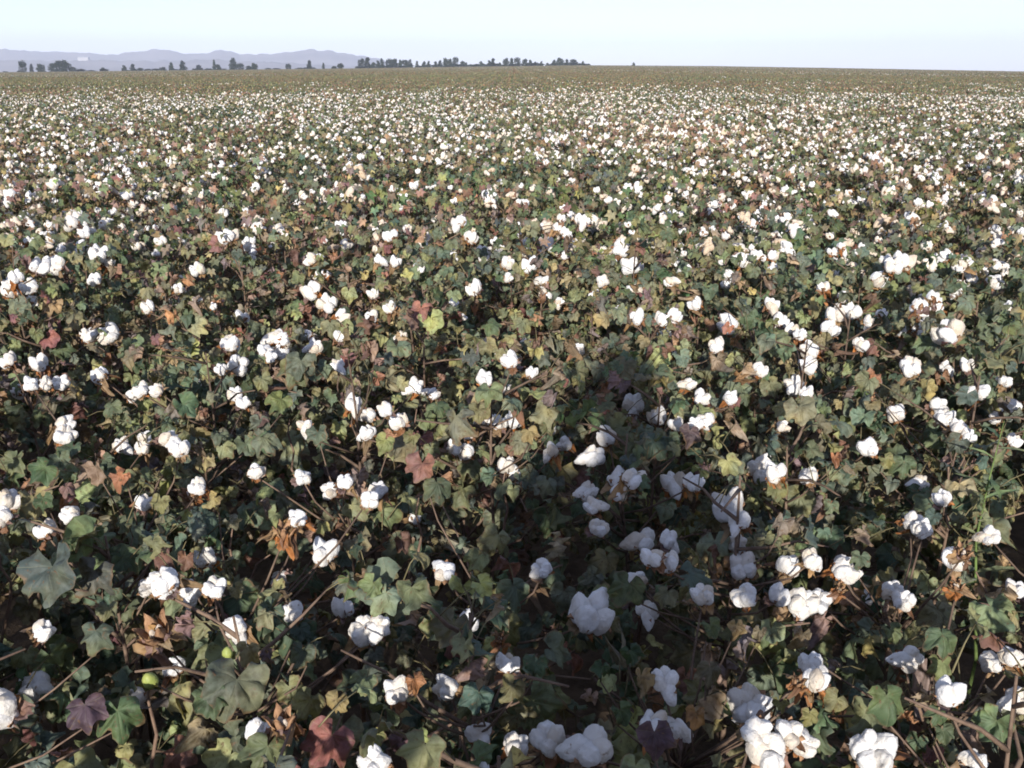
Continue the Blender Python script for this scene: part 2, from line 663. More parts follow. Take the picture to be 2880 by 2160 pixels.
# leaf colours (albedo)
PAL = {
    'green': (0.085, 0.118, 0.052), 'deep': (0.055, 0.082, 0.042), 'grey': (0.125, 0.145, 0.092), 'teal': (0.075, 0.105, 0.078),
    'olive': (0.145, 0.145, 0.066), 'lime': (0.205, 0.215, 0.075), 'yellow': (0.290, 0.235, 0.090), 'tan': (0.280, 0.210, 0.135),
    'orange': (0.310, 0.150, 0.065), 'brown': (0.175, 0.115, 0.070), 'red': (0.215, 0.115, 0.092), 'purple': (0.130, 0.088, 0.088),
    'mauve': (0.205, 0.160, 0.130),
}
FRESH = [leaf_hi(11, .30, .10, 0, .24, .10), leaf_hi(12, .45, .30, 0, .28, .13, .8), leaf_hi(13, .12, .45, 0, .2, .11, .6), leaf_hi(14, .65, .05, 0, .35, .14),
              leaf_hi(15, .5, .5, 0, .2, .15, .9), leaf_hi(16, .8, .2, 1.1, .35, .14, .5), leaf_hi(17, .25, .15, 1.5, .3, .16, .7), leaf_hi(18, .4, .0, 0, .42, .17, .85)]
LEAF_DRY = [leaf_hi(21, .55, .2, 2.2, .3, .16), leaf_hi(22, .3, .5, 3.0, .35, .2), leaf_hi(23, .9, .35, 1.6, .4, .22), leaf_hi(24, 1.1, .1, 2.6, .5, .25, .7), leaf_hi(25, .7, .6, 3.4, .2, .2, 1.2)]
LEAF_LO = [leaf_lo(31, .3, .12), leaf_lo(32, .55, .25), leaf_lo(33, .2, .3), leaf_lo(34, .7, .5)]
LEAF_FAR = (np.array([(0, 0, 0), (.5, .45, .06), (0, 1, -.25), (-.5, .45, .06)]), np.array([(0, 1, 2), (0, 2, 3)]), np.array([.5, .5, .5, .5]))


def ico(sub):
    import bmesh
    bm = bmesh.new()
    bmesh.ops.create_icosphere(bm, subdivisions=sub, radius=1)
    v = np.array([p.co[:] for p in bm.verts])
    f = np.array([[q.index for q in t.verts] for t in bm.faces])
    bm.free()
    return v, f


ICO = {k: ico(k) for k in (1, 2, 3, 4)}


def lock_tmpl(seed, sub):
    """one fluffy lock of cotton: an uneven elongated tuft"""
    v, f = ICO[sub]
    r = random.Random(seed)
    off = Vector((r.uniform(0, 50), r.uniform(0, 50), r.uniform(0, 50)))
    out = []
    bend = r.uniform(-.18, .18)
    for p in v:
        P = Vector(p)
        d = 1 + .24 * noise.noise(P * 1.1 + off) + .08 * noise.noise(P * 2.7 + off) + .045 * noise.noise(P * 6.0 + off) + .03 * noise.noise(P * 13 + off)
        q = P * d
        w = 1.0 - .14 * q.z                       # narrower at the tip
        out.append((q.x * w + bend * q.z * q.z, q.y * .92 * w, q.z * 1.30))
    return np.array(out), f


def fuzz(T, seed, n=110):
    """stray lint standing off the surface of a lock"""
    r = random.Random(seed)
    v, f = T
    vs, fs = [], []
    for k in range(n):
        p = Vector(v[r.randrange(len(v))])
        d = (p.normalized() + Vector((r.gauss(0, .7), r.gauss(0, .7), r.gauss(0, .7)))).normalized()
        side = d.orthogonal().normalized() * .016
        L = r.uniform(.06, .2)
        q = p * .97
        e = q + d * L + Vector((r.gauss(0, .05), r.gauss(0, .05), r.gauss(0, .05)))
        b = len(vs)
        vs += [tuple(q - side), tuple(q + side), tuple(e)]
        fs.append((b, b + 1, b + 2))
    return np.concatenate([v, np.array(vs)]), np.concatenate([f, np.array(fs) + len(v)])


LOCK_HI = [fuzz(lock_tmpl(s, 4), s) for s in range(5)]
LOCK_MID = [lock_tmpl(s, 2) for s in range(5)]
LOCK_FAR = [lock_tmpl(s, 1) for s in range(4)]


def bur_tmpl(n, seed, spread=1.0):
    """dry star of pointed woody carpels below the cotton, unit boll diameter"""
    r = random.Random(seed)
    vs, fs = [], []
    for i in range(n):
        a = 2 * math.pi * i / n + r.uniform(-.15, .15)
        ca, sa = math.cos(a), math.sin(a)
        L = r.uniform(.46, .58) * spread
        rows = [(0.02, -.12, .05), (.3, -.09, .15), (.62, -.02, .14), (.85, .04, .08), (1.0, r.uniform(-.05, .14), .012)]
        base = len(vs)
        for t, z, w in rows:
            d = t * L
            for dx, dz in ((-w, .05), (0, -.035), (w, .05), (0, .02)):
                vs.append((ca * d - sa * dx, sa * d + ca * dx, z + dz))
        for k in range(len(rows) - 1):
            for s in range(4):
                q = (s + 1) % 4
                A, B, C, D = base + k * 4 + s, base + k * 4 + q, base + (k + 1) * 4 + q, base + (k + 1) * 4 + s
                fs += [(A, B, C), (A, C, D)]
        e = base + (len(rows) - 1) * 4
        fs += [(e, e + 1, e + 2), (e, e + 2, e + 3)]
    # short stalk
    base = len(vs)
    for z, w in ((-.10, .07), (-.24, .045)):
        for s in range(5):
            vs.append((math.cos(s * 1.2566) * w, math.sin(s * 1.2566) * w, z))
    for s in range(5):
        q = (s + 1) % 5
        fs += [(base + s, base + 5 + s, base + 5 + q), (base + s, base + 5 + q, base + q)]
    return np.array(vs), np.array(fs)


BUR = [bur_tmpl(4, 1), bur_tmpl(5, 2), bur_tmpl(4, 3)]


def empty_bur_tmpl(seed):
    """opened empty bur: carpels standing up like a cup"""
    r = random.Random(seed)
    vs, fs = [], []
    n = 5
    for i in range(n):
        a = 2 * math.pi * i / n + r.uniform(-.2, .2)
        ca, sa = math.cos(a), math.sin(a)
        flare = r.uniform(.7, 1.2)
        rows = [(.02, -.2, .06), (.22, -.1, .2), (.34 * flare, .14, .21), (.4 * flare, .36, .13), (.5 * flare, .56, .015)]
        base = len(vs)
        for d, z, w in rows:
            for dx, dn in ((-w, .06), (0, -.05), (w, .06), (0, .0)):
                dd = d - dn
                vs.append((ca * dd - sa * dx, sa * dd + ca * dx, z))
        for k in range(len(rows) - 1):
            for s in range(4):
                q = (s + 1) % 4
                A, B, C, D = base + k * 4 + s, base + k * 4 + q, base + (k + 1) * 4 + q, base + (k + 1) * 4 + s
                fs += [(A, B, C), (A, C, D)]
    return np.array(vs), np.array(fs)


EMPTY_BUR = [empty_bur_tmpl(1), empty_bur_tmpl(2)]


def green_boll_tmpl():
    v, f = ICO[2]
    out = []
    for x, y, z in v:
        a = math.atan2(y, x)
        w = (1 + .06 * math.cos(4 * a)) * .42
        zz = z * .5 + (.16 * max(0, z) ** 6)
        out.append((x * w, y * w, zz))
    return np.array(out), f


GREEN_BOLL = green_boll_tmpl()


def boll_locks(r, loose=None, n=None, full=1.0, wide=0.0):
    """transforms of the locks of one open boll of unit diameter"""
    n = n or r.choice((4, 4, 5, 5, 3))
    loose = r.random() if loose is None else loose
    a0 = r.uniform(0, 6.28)
    res = []
    for i in range(n):
        a = a0 + 2 * math.pi * i / n + r.uniform(-.15, .15)
        s = r.uniform(.25, .31) * (1.1 if n == 3 else 1.0) * full
        off = r.uniform(.19, .25) + wide
        tilt = r.uniform(.25, .6)
        z = .18 + r.uniform(-.06, .1)
        zs = r.uniform(.9, 1.2)
        if loose > .72 and i == 0:               # one lock hangs out
            off, z, zs, tilt = off + .1, z - .22, 1.35, 2.4
        M = (Matrix.Translation((math.cos(a) * off, math.sin(a) * off, z)) @ Matrix.Rotation(a, 4, 'Z')
             @ Matrix.Rotation(tilt, 4, 'Y') @ Matrix.Diagonal((s * .95, s * 1.04, s * zs, 1)))
        res.append((r.randrange(5), M))
    return res


def basis(y, z, loc, scale):
    """matrix whose Y axis is the tip direction and Z the face normal"""
    y = y.normalized()
    x = y.cross(z)
    if x.length < 1e-4:
        x = y.orthogonal()
    x.normalize()
    z = x.cross(y)
    M = Matrix((x, y, z)).transposed().to_4x4()
    return Matrix.Translation(loc) @ M @ Matrix.Scale(scale, 4)


def axis_frame(z, loc, scale, spin=0.0):
    q = z.normalized().to_track_quat('Z', 'Y')
    return Matrix.Translation(loc) @ q.to_matrix().to_4x4() @ Matrix.Rotation(spin, 4, 'Z') @ Matrix.Scale(scale, 4)


# leaf colours (albedo)
PAL = {
    'green': (0.075, 0.115, 0.045), 'deep': (0.045, 0.080, 0.035), 'grey': (0.095, 0.125, 0.070), 'teal': (0.065, 0.105, 0.070),
    'olive': (0.135, 0.140, 0.050), 'lime': (0.200, 0.210, 0.060), 'yellow': (0.300, 0.240, 0.070), 'tan': (0.270, 0.180, 0.100),
    'orange': (0.330, 0.140, 0.050), 'brown': (0.170, 0.085, 0.045), 'red': (0.230, 0.085, 0.065), 'purple': (0.110, 0.060, 0.065),
    'mauve': (0.200, 0.130, 0.120),
}
FRESH = ['green', 'deep', 'grey', 'teal', 'olive', 'green', 'grey', 'olive', 'grey', 'olive', 'lime']
SEAR = ['lime', 'yellow', 'tan', 'tan', 'brown', 'brown', 'red', 'orange', 'tan', 'olive', 'lime', 'tan', 'brown', 'mauve', 'mauve', 'olive', 'olive', 'tan', 'olive', 'grey']


def leaf_colour(r, dry):
    name = r.choice(SEAR) if r.random() < dry else r.choice(FRESH)
    c = PAL[name]
    lum = sum(c) / 3
    c = tuple(q * .64 + lum * .36 for q in c)
    k = r.uniform(1.05, 1.7) if name in FRESH else r.uniform(.9, 1.35)
    return tuple(max(.01, q * k * r.uniform(.9, 1.1)) for q in c), name in ('tan', 'orange', 'brown', 'mauve'), name


def plant_spec(r, H, dry, n_bolls, spread=.30, top_bolls=True, fine=False):
    """a cotton plant as curves: stem, branches with petioles, leaves and bolls (plant space)"""
    S = dict(stem=None, branches=[], leaves=[], bolls=[])
    lean = Vector((r.uniform(-.06, .06), r.uniform(-.06, .06), 0))
    pts = []
    for i in range(6):
        t = i / 5
        pts.append(Vector((lean.x * t + r.uniform(-.008, .008) * (i > 0), lean.y * t + r.uniform(-.008, .008) * (i > 0), H * t * .97)))
    S['stem'] = (pts, [.0075 * (1 - .72 * i / 5) for i in range(6)])

    def stem_at(t):
        k = min(4, int(t * 5))
        return pts[k].lerp(pts[k + 1], t * 5 - k)

    nb = r.randint(9, 12)
    az = r.uniform(0, 6.28)
    slots = []
    for i in range(nb):
        t = .22 + .74 * (i + r.uniform(-.3, .3)) / (nb - 1)
        t = min(max(t, .15), .97)
        az += 2.4 + r.uniform(-.5, .5)
        L = spread * (1.1 - .72 * t) * r.uniform(.75, 1.2) + .05
        el = r.uniform(.35, .85)
        p0 = stem_at(t)
        d = Vector((math.cos(az) * math.cos(el), math.sin(az) * math.cos(el), math.sin(el)))
        p = [p0]
        for s in range(1, 4):
            d2 = d + Vector((r.uniform(-.25, .25), r.uniform(-.25, .25), r.uniform(-.15, .15) - .12 * s))
            p.append(p[-1] + d2.normalized() * L / 3)
        br = dict(pts=p, rad=[.0042, .0034, .0026, .0017], pet=[])
        S['branches'].append(br)
        for s in range(1, 4):
            slots.append((br, p[s], t, s))
            if r.random() < .92:
                add_leaf(S, r, br, p[s], az + r.uniform(-1.4, 1.4), dry, t)
            for kk in range(2):
                if r.random() < .6:
                    add_leaf(S, r, br, p[s].lerp(p[s - 1], r.random()), az + r.uniform(-2.4, 2.4), dry, t)
    # a few leaves straight off the top
    top = dict(pts=[stem_at(.9), stem_at(.99)], rad=[.003, .002], pet=[])
    S['branches'].append(top)
    for k in range(r.randint(3, 5)):
        add_leaf(S, r, top, stem_at(r.uniform(.88, .99)), r.uniform(0, 6.28), dry * .7, 1.0)
    if fine:                                      # finer, denser foliage
        for lf in S['leaves']:
            lf['size'] *= .74
        for kk in range(48):
            br, p, t, s_ = r.choice(slots)
            add_leaf(S, r, br, p + Vector((r.uniform(-.06, .06), r.uniform(-.06, .06), r.uniform(-.02, .07))), r.uniform(0, 6.28), dry, t, r.uniform(.024, .052))
    slots.sort(key=lambda q: -(q[1].z + r.uniform(0, .24)))
    pick = slots[:n_bolls] if top_bolls else r.sample(slots, min(n_bolls, len(slots)))
    for br, p, t, s in pick:
        out = Vector((p.x, p.y, 0))
        out = out.normalized() if out.length > .01 else Vector((1, 0, 0))
        ax = (out * r.uniform(.1, 1.0) + Vector((r.uniform(-.4, .4), r.uniform(-.4, .4), r.uniform(.3, 1.0))))
        S['bolls'].append(dict(loc=p + ax.normalized() * .03, axis=ax, d=.034 + .045 * r.random() ** 1.2, kind='open', spin=r.uniform(0, 6)))
        if r.random() < .45:                      # bolls often sit in pairs
            b = S['bolls'][-1]
            off = Vector((r.uniform(-1, 1), r.uniform(-1, 1), r.uniform(-1.2, .4))).normalized() * r.uniform(.05, .075)
            S['bolls'].append(dict(loc=b['loc'] + off, axis=ax + off * 8, d=b['d'] * r.uniform(.6, 1.05), kind='open', spin=r.uniform(0, 6)))
    return S


def add_leaf(S, r, br, p, az, dry, t, size=None):
    out = Vector((math.cos(az), math.sin(az), 0))
    pl = r.uniform(.03, .085)
    base = p + (out * r.uniform(.5, 1) + Vector((0, 0, r.uniform(.1, .9)))).normalized() * pl
    col_, crisp, cname = leaf_colour(r, dry)
    size = size or (.034 + .056 * r.random() ** 1.7) * (.85 if crisp else 1)
    nrm = Vector((0, 0, r.uniform(.2, 1.0))) + SUN_DIR * r.uniform(-.2, .8) + out * r.uniform(-.3, .9) + Vector((r.uniform(-.6, .6), r.uniform(-.6, .6), 0))
    tip = out * r.uniform(.4, 1) + Vector((0, 0, -r.uniform(.15, 1.1)))
    if crisp:
        nrm = Vector((r.uniform(-1, 1), r.uniform(-1, 1), r.uniform(-.2, 1)))
        tip = out * .5 + Vector((0, 0, -r.uniform(.3, 1.5)))
    br['pet'].append((p, base))
    S['leaves'].append(dict(base=base, tip=tip, nrm=nrm, size=size, col=col_, crisp=crisp, cname=cname, pick=r.randrange(40)))


def branch_mesh(mb, br, tint=(1, 1, 1), sides=5):
    mb.tube(br['pts'], br['rad'], sides, 0, tint)
    for a, b in br['pet']:
        mid = a.lerp(b, .5) + Vector((0, 0, .006))
        mb.tube([a, mid, b], [.0016, .0013, .001], 3, 0, (tint[0] * 1.0, tint[1] * 1.25, tint[2] * .9))


# meshes shared by all leaves, locks and burs
def tmpl_mesh(name, T, mat):
    mb = MB()
    mb.tmpl(T, Matrix.Identity(4), 0)
    return mb.build(name, [mat])


ME_FRESH = [tmpl_mesh('leaf', T, M_LEAF) for T in LEAF_FRESH]
ME_DRY = [tmpl_mesh('dry_leaf', T, M_LEAF) for T in LEAF_DRY]
ME_LOCK = [tmpl_mesh('lock', T, M_FIBRE) for T in LOCK_HI]
def bur_mesh(T, seed):
    mb = MB()
    mb.tmpl(T, Matrix.Identity(4), 0)
    r = random.Random(seed)
    for k in range(3):                            # withered bracts
        a = k * 2.09 + r.uniform(-.4, .4)
        out = Vector((math.cos(a), math.sin(a), 0))
        mb.tmpl(LEAF_DRY[r.randrange(5)], basis(out + Vector((0, 0, r.uniform(-.6, .5))), Vector((r.uniform(-.4, .4), r.uniform(-.4, .4), 1)), out * .08 + Vector((0, 0, -.17)), r.uniform(.45, .75)), 1, PAL[r.choice(('tan', 'brown', 'tan', 'mauve', 'orange'))])
    return mb.build('bur', [M_BUR, M_LEAF])


ME_BUR = [bur_mesh(T, i) for i, T in enumerate(BUR * 2)]


def empty_bur_mesh(T, seed):
    mb = MB()
    mb.tmpl(T, Matrix.Identity(4), 0)
    r = random.Random(seed)
    for k in range(2):                            # torn shreds of lint left inside
        mb.tmpl(LOCK_MID[k], Matrix.Translation((r.uniform(-.12, .12), r.uniform(-.12, .12), .12)) @ Matrix.Diagonal((.12, .1, .14, 1)), 1, (.8, .7, .6))
    for k in range(4):
        a = k * 1.6 + r.uniform(-.4, .4)
        out = Vector((math.cos(a), math.sin(a), 0))
        mb.tmpl(LEAF_DRY[r.randrange(5)], basis(out + Vector((0, 0, r.uniform(-.9, .6))), Vector((r.uniform(-.6, .6), r.uniform(-.6, .6), 1)), out * .1 + Vector((0, 0, -.15)), r.uniform(.6, 1.0)), 2, PAL[r.choice(('tan', 'brown', 'tan', 'mauve', 'orange'))])
    return mb.build('empty_bur', [M_BUR, M_FIBRE, M_LEAF])


ME_EMPTY = [empty_bur_mesh(T, i) for i, T in enumerate(EMPTY_BUR)]


def green_boll_mesh():
    mb = MB()
    mb.tmpl(GREEN_BOLL, Matrix.Identity(4), 0)
    for k in range(3):                            # toothed bracts round the base
        a = k * 2.09
        out = Vector((math.cos(a), math.sin(a), 0))
        mb.tmpl(LEAF_LO[k], basis(out * .35 + Vector((0, 0, .9)), out, out * .2 + Vector((0, 0, -.45)), .85), 1, PAL['olive'])
    return mb.build('green_boll', [M_GREEN, M_LEAF])


ME_GREEN = green_boll_mesh()


def whole_boll(r, locks, mb, M, d, fibre_mat, bur_mat, tint=(1, 1, 1)):
    g = r.random()
    tint = (1, 1, 1) if g < .75 else ((.98, .92, .82) if g < .92 else (.85, .74, .62))
    for k, L in boll_locks(r):
        mb.tmpl(locks[k % len(locks)], M @ L, fibre_mat, tint)
    if bur_mat is not None:
        mb.tmpl(BUR[r.randrange(3)], M, bur_mat)


def boll_mesh(seed, locks):
    mb = MB()
    r = random.Random(seed)
    whole_boll(r, locks, mb, Matrix.Identity(4), 1, 0, 1)
    return mb.build('boll', [M_FIBRE, M_BUR])


ME_BOLL_MID = [boll_mesh(100 + i, LOCK_MID) for i in range(8)]

# ------------------------------------------------------------------ what the photograph shows where (2880 x 2160 pixels)
KEY_BOLLS = [  # x, y, width
    (26, 1017, 45), (113, 1026, 45), (87, 1082, 42), (132, 1082, 40), (171, 1082, 45), (399, 1100, 45), (369, 1117, 30), (443, 1100, 26),
    (668, 1026, 60), (662, 1113, 45), (686, 1137, 35), (178, 1200, 50), (184, 1228, 58), (339, 1256, 45), (406, 1235, 38), (402, 1262, 34), (478, 1240, 58),
    (505, 1266, 55), (720, 1330, 50), (851, 1343, 50), (859, 1200, 30), (556, 1372, 48), (22, 1412, 62), (9, 1456, 52), (202, 1451, 30),
    (130, 1499, 30), (404, 1417, 36), (838, 1460, 56), (911, 1556, 75), (577, 1574, 66), (601, 1655, 62), (620, 1040, 35), (282, 1056, 45), (951, 1030, 42),
    (929, 1382, 45), (1168, 1087, 50), (1216, 1108, 40), (995, 1139, 55), (1121, 1187, 58), (1086, 1152, 40), (1038, 1169, 45), (1034, 1221, 50),
    (1435, 1015, 52), (1361, 1069, 48), (1429, 1098, 40), (1494, 1052, 38), (1403, 1195, 50), (1448, 1182, 52), (1277, 1260, 38), (1312, 1278, 50),
    (1429, 1315, 66), (1552, 1272, 32), (1589, 1250, 48), (1780, 1139, 65), (1852, 1174, 55), (1902, 1195, 40), (1707, 1230, 58), (1667, 1286, 66),
    (1650, 1388, 54), (1668, 1425, 48), (1737, 1365, 46), (1742, 1390, 36), (1683, 1486, 58), (1038, 1408, 54), (1064, 1382, 50), (1893, 1360, 66), (1808, 1521, 68),
    (1837, 1569, 50), (1880, 1590, 50), (1880, 1521, 45), (969, 1360, 40), (2133, 1043, 48), (2272, 1030, 52), (2241, 1091, 60), (2267, 1108, 40),
    (1972, 1121, 50), (2054, 1121, 42), (1989, 1187, 50), (1959, 1195, 42), (1935, 1082, 40), (2200, 1200, 32), (2562, 1035, 55), (2658, 1039, 45),
    (2753, 1104, 48), (2827, 1074, 35), (2519, 1165, 55), (2636, 1143, 50), (2655, 1178, 50), (2693, 1204, 48), (2723, 1226, 38), (2445, 1260, 55),
    (2140, 1325, 80), (2180, 1330, 60), (2276, 1339, 58), (1950, 1360, 60), (2050, 1430, 90), (2080, 1470, 64), (2072, 1530, 58), (2588, 1360, 36),
    (2653, 1404, 48), (2567, 1470, 45), (2593, 1490, 45), (2784, 1508, 40), (2684, 1570, 76), (2367, 1590, 55), (2215, 1596, 62), (2092, 1594, 80),
    (2280, 1577, 35), (2849, 1239, 36), (417, 1651, 56), (534, 1664, 45), (14, 1994, 100), (829, 1725, 55), (733, 2076, 42), (664, 1768, 40),
    (969, 1712, 60), (1025, 1775, 86), (1066, 1765, 70), (1661, 1734, 122), (1822, 1721, 58), (1793, 1634, 45), (1524, 1603, 40), (1312, 1751, 32),
    (1429, 1872, 62), (1116, 1946, 72), (1259, 1933, 44), (1351, 2068, 60), (1450, 2103, 66), (1542, 2085, 92), (1659, 2111, 112), (1867, 1920, 55),
    (1837, 2042, 50), (1893, 2050, 45), (1055, 2150, 52), (1251, 1608, 28), (2376, 1608, 72), (2185, 1677, 60), (2250, 1703, 88), (2306, 1690, 66),
    (2094, 1677, 76), (2506, 1664, 60), (2536, 1690, 44), (2857, 1664, 50), (1976, 1677, 58), (2280, 1872, 68), (2293, 1916, 62), (2556, 1855, 50),
    (2788, 1864, 45), (2849, 1851, 55), (2666, 1955, 46), (2853, 1972, 50), (2115, 1995, 118), (2125, 2060, 84), (2163, 2124, 108), (2258, 2094, 58),
    (2458, 2120, 112), (2732, 2142, 60), (2219, 2063, 34),
    # further out
    (880, 820, 60), (920, 855, 55), (2050, 917, 58), (2350, 885, 56), (2392, 882, 50), (2336, 930, 52), (2278, 990, 52), (1100, 870, 42), (267, 790, 38), (143, 750, 50), (168, 745, 40),
    (32, 820, 50), (90, 808, 42), (247, 944, 44), (417, 865, 38), (1334, 813, 46), (1772, 748, 56), (1745, 700, 48), (1955, 858, 42), (2015, 975, 46),
    (2720, 1030, 40), (645, 970, 52), (780, 950, 50), (790, 995, 50), (885, 978, 46), (958, 950, 44), (2420, 970, 46), (1530, 640, 38), (1590, 655, 34), (2195, 906, 46), (2170, 860, 40),
    (2225, 930, 42), (2250, 945, 40), (2440, 905, 34), (1045, 892, 40), (1128, 950, 34), (1625, 985, 40), (555, 760, 40), (700, 690, 40), (2555, 630, 46), (2720, 632, 40), (1050, 830, 34),
]
KEY_BURS = [(443, 1786, 95), (794, 2037, 78), (799, 1503, 62), (534, 1395, 50), (2708, 1560, 48), (2690, 1652, 42), (2242, 1922, 40), (1405, 1800, 40), (2360, 1660, 30)]
KEY_GREEN = [(423, 1915, 48), (640, 1838, 34)]
KEY_LEAVES = [  # x, y, width, colour
    (651, 1972, 200, 'grey'), (600, 1990, 120, 'green'), (148, 1647, 180, 'teal'), (250, 1640, 120, 'grey'), (243, 2016, 110, 'purple'), (338, 2037, 130, 'green'), (260, 1803, 95, 'grey'), (300, 1730, 70, 'olive'),
    (911, 2111, 150, 'red'), (740, 2140, 130, 'olive'), (690, 1842, 75, 'lime'), (751, 1855, 55, 'mauve'), (846, 1855, 85, 'teal'), (460, 1590, 95, 'brown'), (521, 1586, 70, 'brown'),
    (1763, 1668, 115, 'green'), (1173, 1929, 75, 'orange'), (1806, 1929, 95, 'tan'), (1342, 1977, 100, 'teal'), (1430, 1950, 90, 'olive'), (1498, 1886, 85, 'green'), (1754, 2020, 80, 'green'),
    (1177, 2081, 58, 'lime'), (1845, 2094, 115, 'purple'), (1121, 2116, 95, 'purple'), (1064, 2081, 58, 'lime'), (1181, 1330, 100, 'red'), (1238, 1382, 95, 'green'),
    (1077, 1252, 66, 'lime'), (1529, 1213, 78, 'olive'), (1490, 1225, 60, 'yellow'), (2658, 1812, 95, 'green'), (2497, 1994, 115, 'green'), (2649, 1885, 78, 'lime'), (2636, 2020, 60, 'green'),
    (2658, 2075, 66, 'green'), (2007, 1777, 72, 'green'), (2072, 1777, 62, 'yellow'), (2130, 1790, 60, 'tan'), (2198, 1985, 48, 'olive'), (2276, 2024, 56, 'olive'), (2250, 1807, 84, 'tan'),
    (1955, 2029, 84, 'orange'), (2458, 1065, 60, 'orange'), (2350, 1299, 52, 'orange'), (2597, 1087, 42, 'lime'), (2497, 1304, 56, 'lime'), (2185, 1391, 70, 'olive'),
    (2198, 1486, 80, 'tan'), (269, 1339, 85, 'tan'), (330, 1350, 70, 'orange'), (777, 1139, 82, 'olive'), (312, 1156, 62, 'grey'), (447, 1425, 64, 'lime'), (347, 1486, 58, 'green'),
    (560, 1265, 46, 'tan'), (894, 1234, 72, 'grey'), (907, 1490, 46, 'lime'), (1560, 1180, 80, 'green'), (2010, 1565, 60, 'brown'), (590, 1415, 60, 'yellow'), (1830, 1270, 110, 'teal'), (1240, 1160, 80, 'green'),
    (860, 1995, 100, 'olive'), (940, 1990, 80, 'yellow'), (1940, 1230, 70, 'purple'), (2420, 1580, 60, 'grey'), (1085, 1625, 80, 'olive'), (1960, 1690, 60, 'olive'), (1690, 1890, 60, 'deep'), (1780, 1850, 70, 'deep'),
    (2000, 1900, 80, 'olive'), (120, 1420, 60, 'deep'),
]
KEY_TWIGS = [  # from the foot to the tip
    ((2380, 1300), (2372, 1105)), ((2378, 1150), (2430, 1070)), ((2375, 1180), (2290, 1175)), ((2875, 1829), (2745, 1608)), ((2820, 1710), (2690, 1690)),
    ((1090, 2107), (1372, 2011)), ((655, 1700), (655, 1480)), ((665, 1660), (760, 1560)), ((425, 2160), (428, 1880)), ((1172, 1320), (1172, 1150)),
    ((1175, 1560), (1178, 1400)), ((1418, 1480), (1420, 1330)), ((820, 1320), (815, 1180)), ((390, 1800), (392, 1900)), ((2585, 2100), (2590, 1920)), ((30, 1680), (0, 1560)),
]

# ------------------------------------------------------------------ the land
def ground_mesh():
    rad = [0, 2, 5, 10, 20, 40, 80, 140, 220, 320, 430, 540, 600, 660, 760, 900, 1200, 1700, 2400, 3300, 4500, 6000]
    na = 180
    vs, fs = [(0, 0, 0)], []
    for r_ in rad[1:]:
        for i in range(na):
            a = 2 * math.pi * i / na
            x, y = r_ * math.sin(a), r_ * math.cos(a)
            z = terrain(x, y) if r_ <= 660 else terrain(x * 660 / r_, y * 660 / r_) * max(0, 1 - (r_ - 660) / 1600)
            vs.append((x, y, z))
    for i in range(na):
        fs.append((0, 1 + (i + 1) % na, 1 + i))
    for k in range(len(rad) - 2):
        for i in range(na):
            a, b = 1 + k * na + i, 1 + k * na + (i + 1) % na
            fs.append((a, b, b + na, a + na))
    me = bpy.data.meshes.new('ground')
    me.from_pydata(vs, [], fs)
    for p in me.polygons:
        p.use_smooth = True
    me.materials.append(ground_material())
    return me


tag(new_obj('ground', ground_mesh()), kind='structure')

RIDGE = [(-1500, 150), (-900, 140), (-500, 146), (-150, 140), (0, 143), (20, 138), (60, 142), (160, 146), (250, 149), (310, 152), (370, 148), (450, 145), (520, 148), (560, 151), (600, 146),
         (625, 140), (650, 143), (680, 151), (720, 152), (780, 149), (820, 147), (880, 140), (905, 142), (940, 143), (970, 149), (1010, 154), (1040, 158), (1090, 172), (1150, 192), (1300, 203)]
FOOT = [(-1500, 172), (-700, 168), (0, 168), (120, 168), (300, 169), (460, 170), (640, 169), (760, 174), (860, 178), (1000, 186), (1150, 197), (1300, 204)]


def hills_mesh(name, table, y_ridge, depth, seed, mat):
    """a range of hills with a front slope, spurs and a back slope"""
    nx, ny = 420, 15
    vs, fs = [], []
    for j in range(ny):
        t = j / (ny - 1)
        y = y_ridge - depth + 1.6 * depth * t
        for i in range(nx):
            px = -1500 + 2800 * i / (nx - 1)
            top = (200 - lerp_table(table, px) + -1.5 + 4.0 * noise.noise(Vector((px / 30, seed, 1))) + 2.2 * noise.noise(Vector((px / 10, seed, 5)))) * .92 / F_PX * y_ridge + 1.6
            x = (px - 1440) / F_PX * math.cos(PITCH) * y
            q = (y - (y_ridge - depth)) / depth
            prof = math.sin(min(1, q) * math.pi / 2) ** 1.4 if q <= 1 else max(0, math.cos((q - 1) / .6 * math.pi / 2))
            sp = noise.noise(Vector((x / 160 + seed, y / 300, seed))) * .30 + noise.noise(Vector((x / 60, y / 90, seed))) * .12
            z = max(top, 0) * prof * (1 + sp * (1 - abs(q - 1) ** .5 if q < 1 else .2) * (q < .97)) - 1.5 * (1 - prof)
            vs.append((x, y, z))
    for j in range(ny - 1):
        for i in range(nx - 1):
            a = j * nx + i
            fs.append((a, a + 1, a + nx + 1, a + nx))
    me = bpy.data.meshes.new(name)
    me.from_pydata(vs, [], fs)
    for p in me.polygons:
        p.use_smooth = True
    me.materials.append(mat)
    return me


M_HILL = plain_noise_material('bare_hillside', (0.10, 0.085, 0.09), (0.19, 0.16, 0.155), 0.006)
tag(new_obj('hills', hills_mesh('hills', RIDGE, 4200, 700, 3.3, M_HILL)), kind='structure')
tag(new_obj('foothills', hills_mesh('foothills', FOOT, 3100, 420, 8.1, M_HILL)), kind='structure')

# a pale long building at the foot of the hills
M_WHITEWASH = plain_noise_material('whitewashed_wall', (0.27, 0.26, 0.26), (0.33, 0.32, 0.32), 0.5)
M_ROOF = plain_noise_material('pale_roof', (0.32, 0.32, 0.33), (0.4, 0.4, 0.4), 0.3)


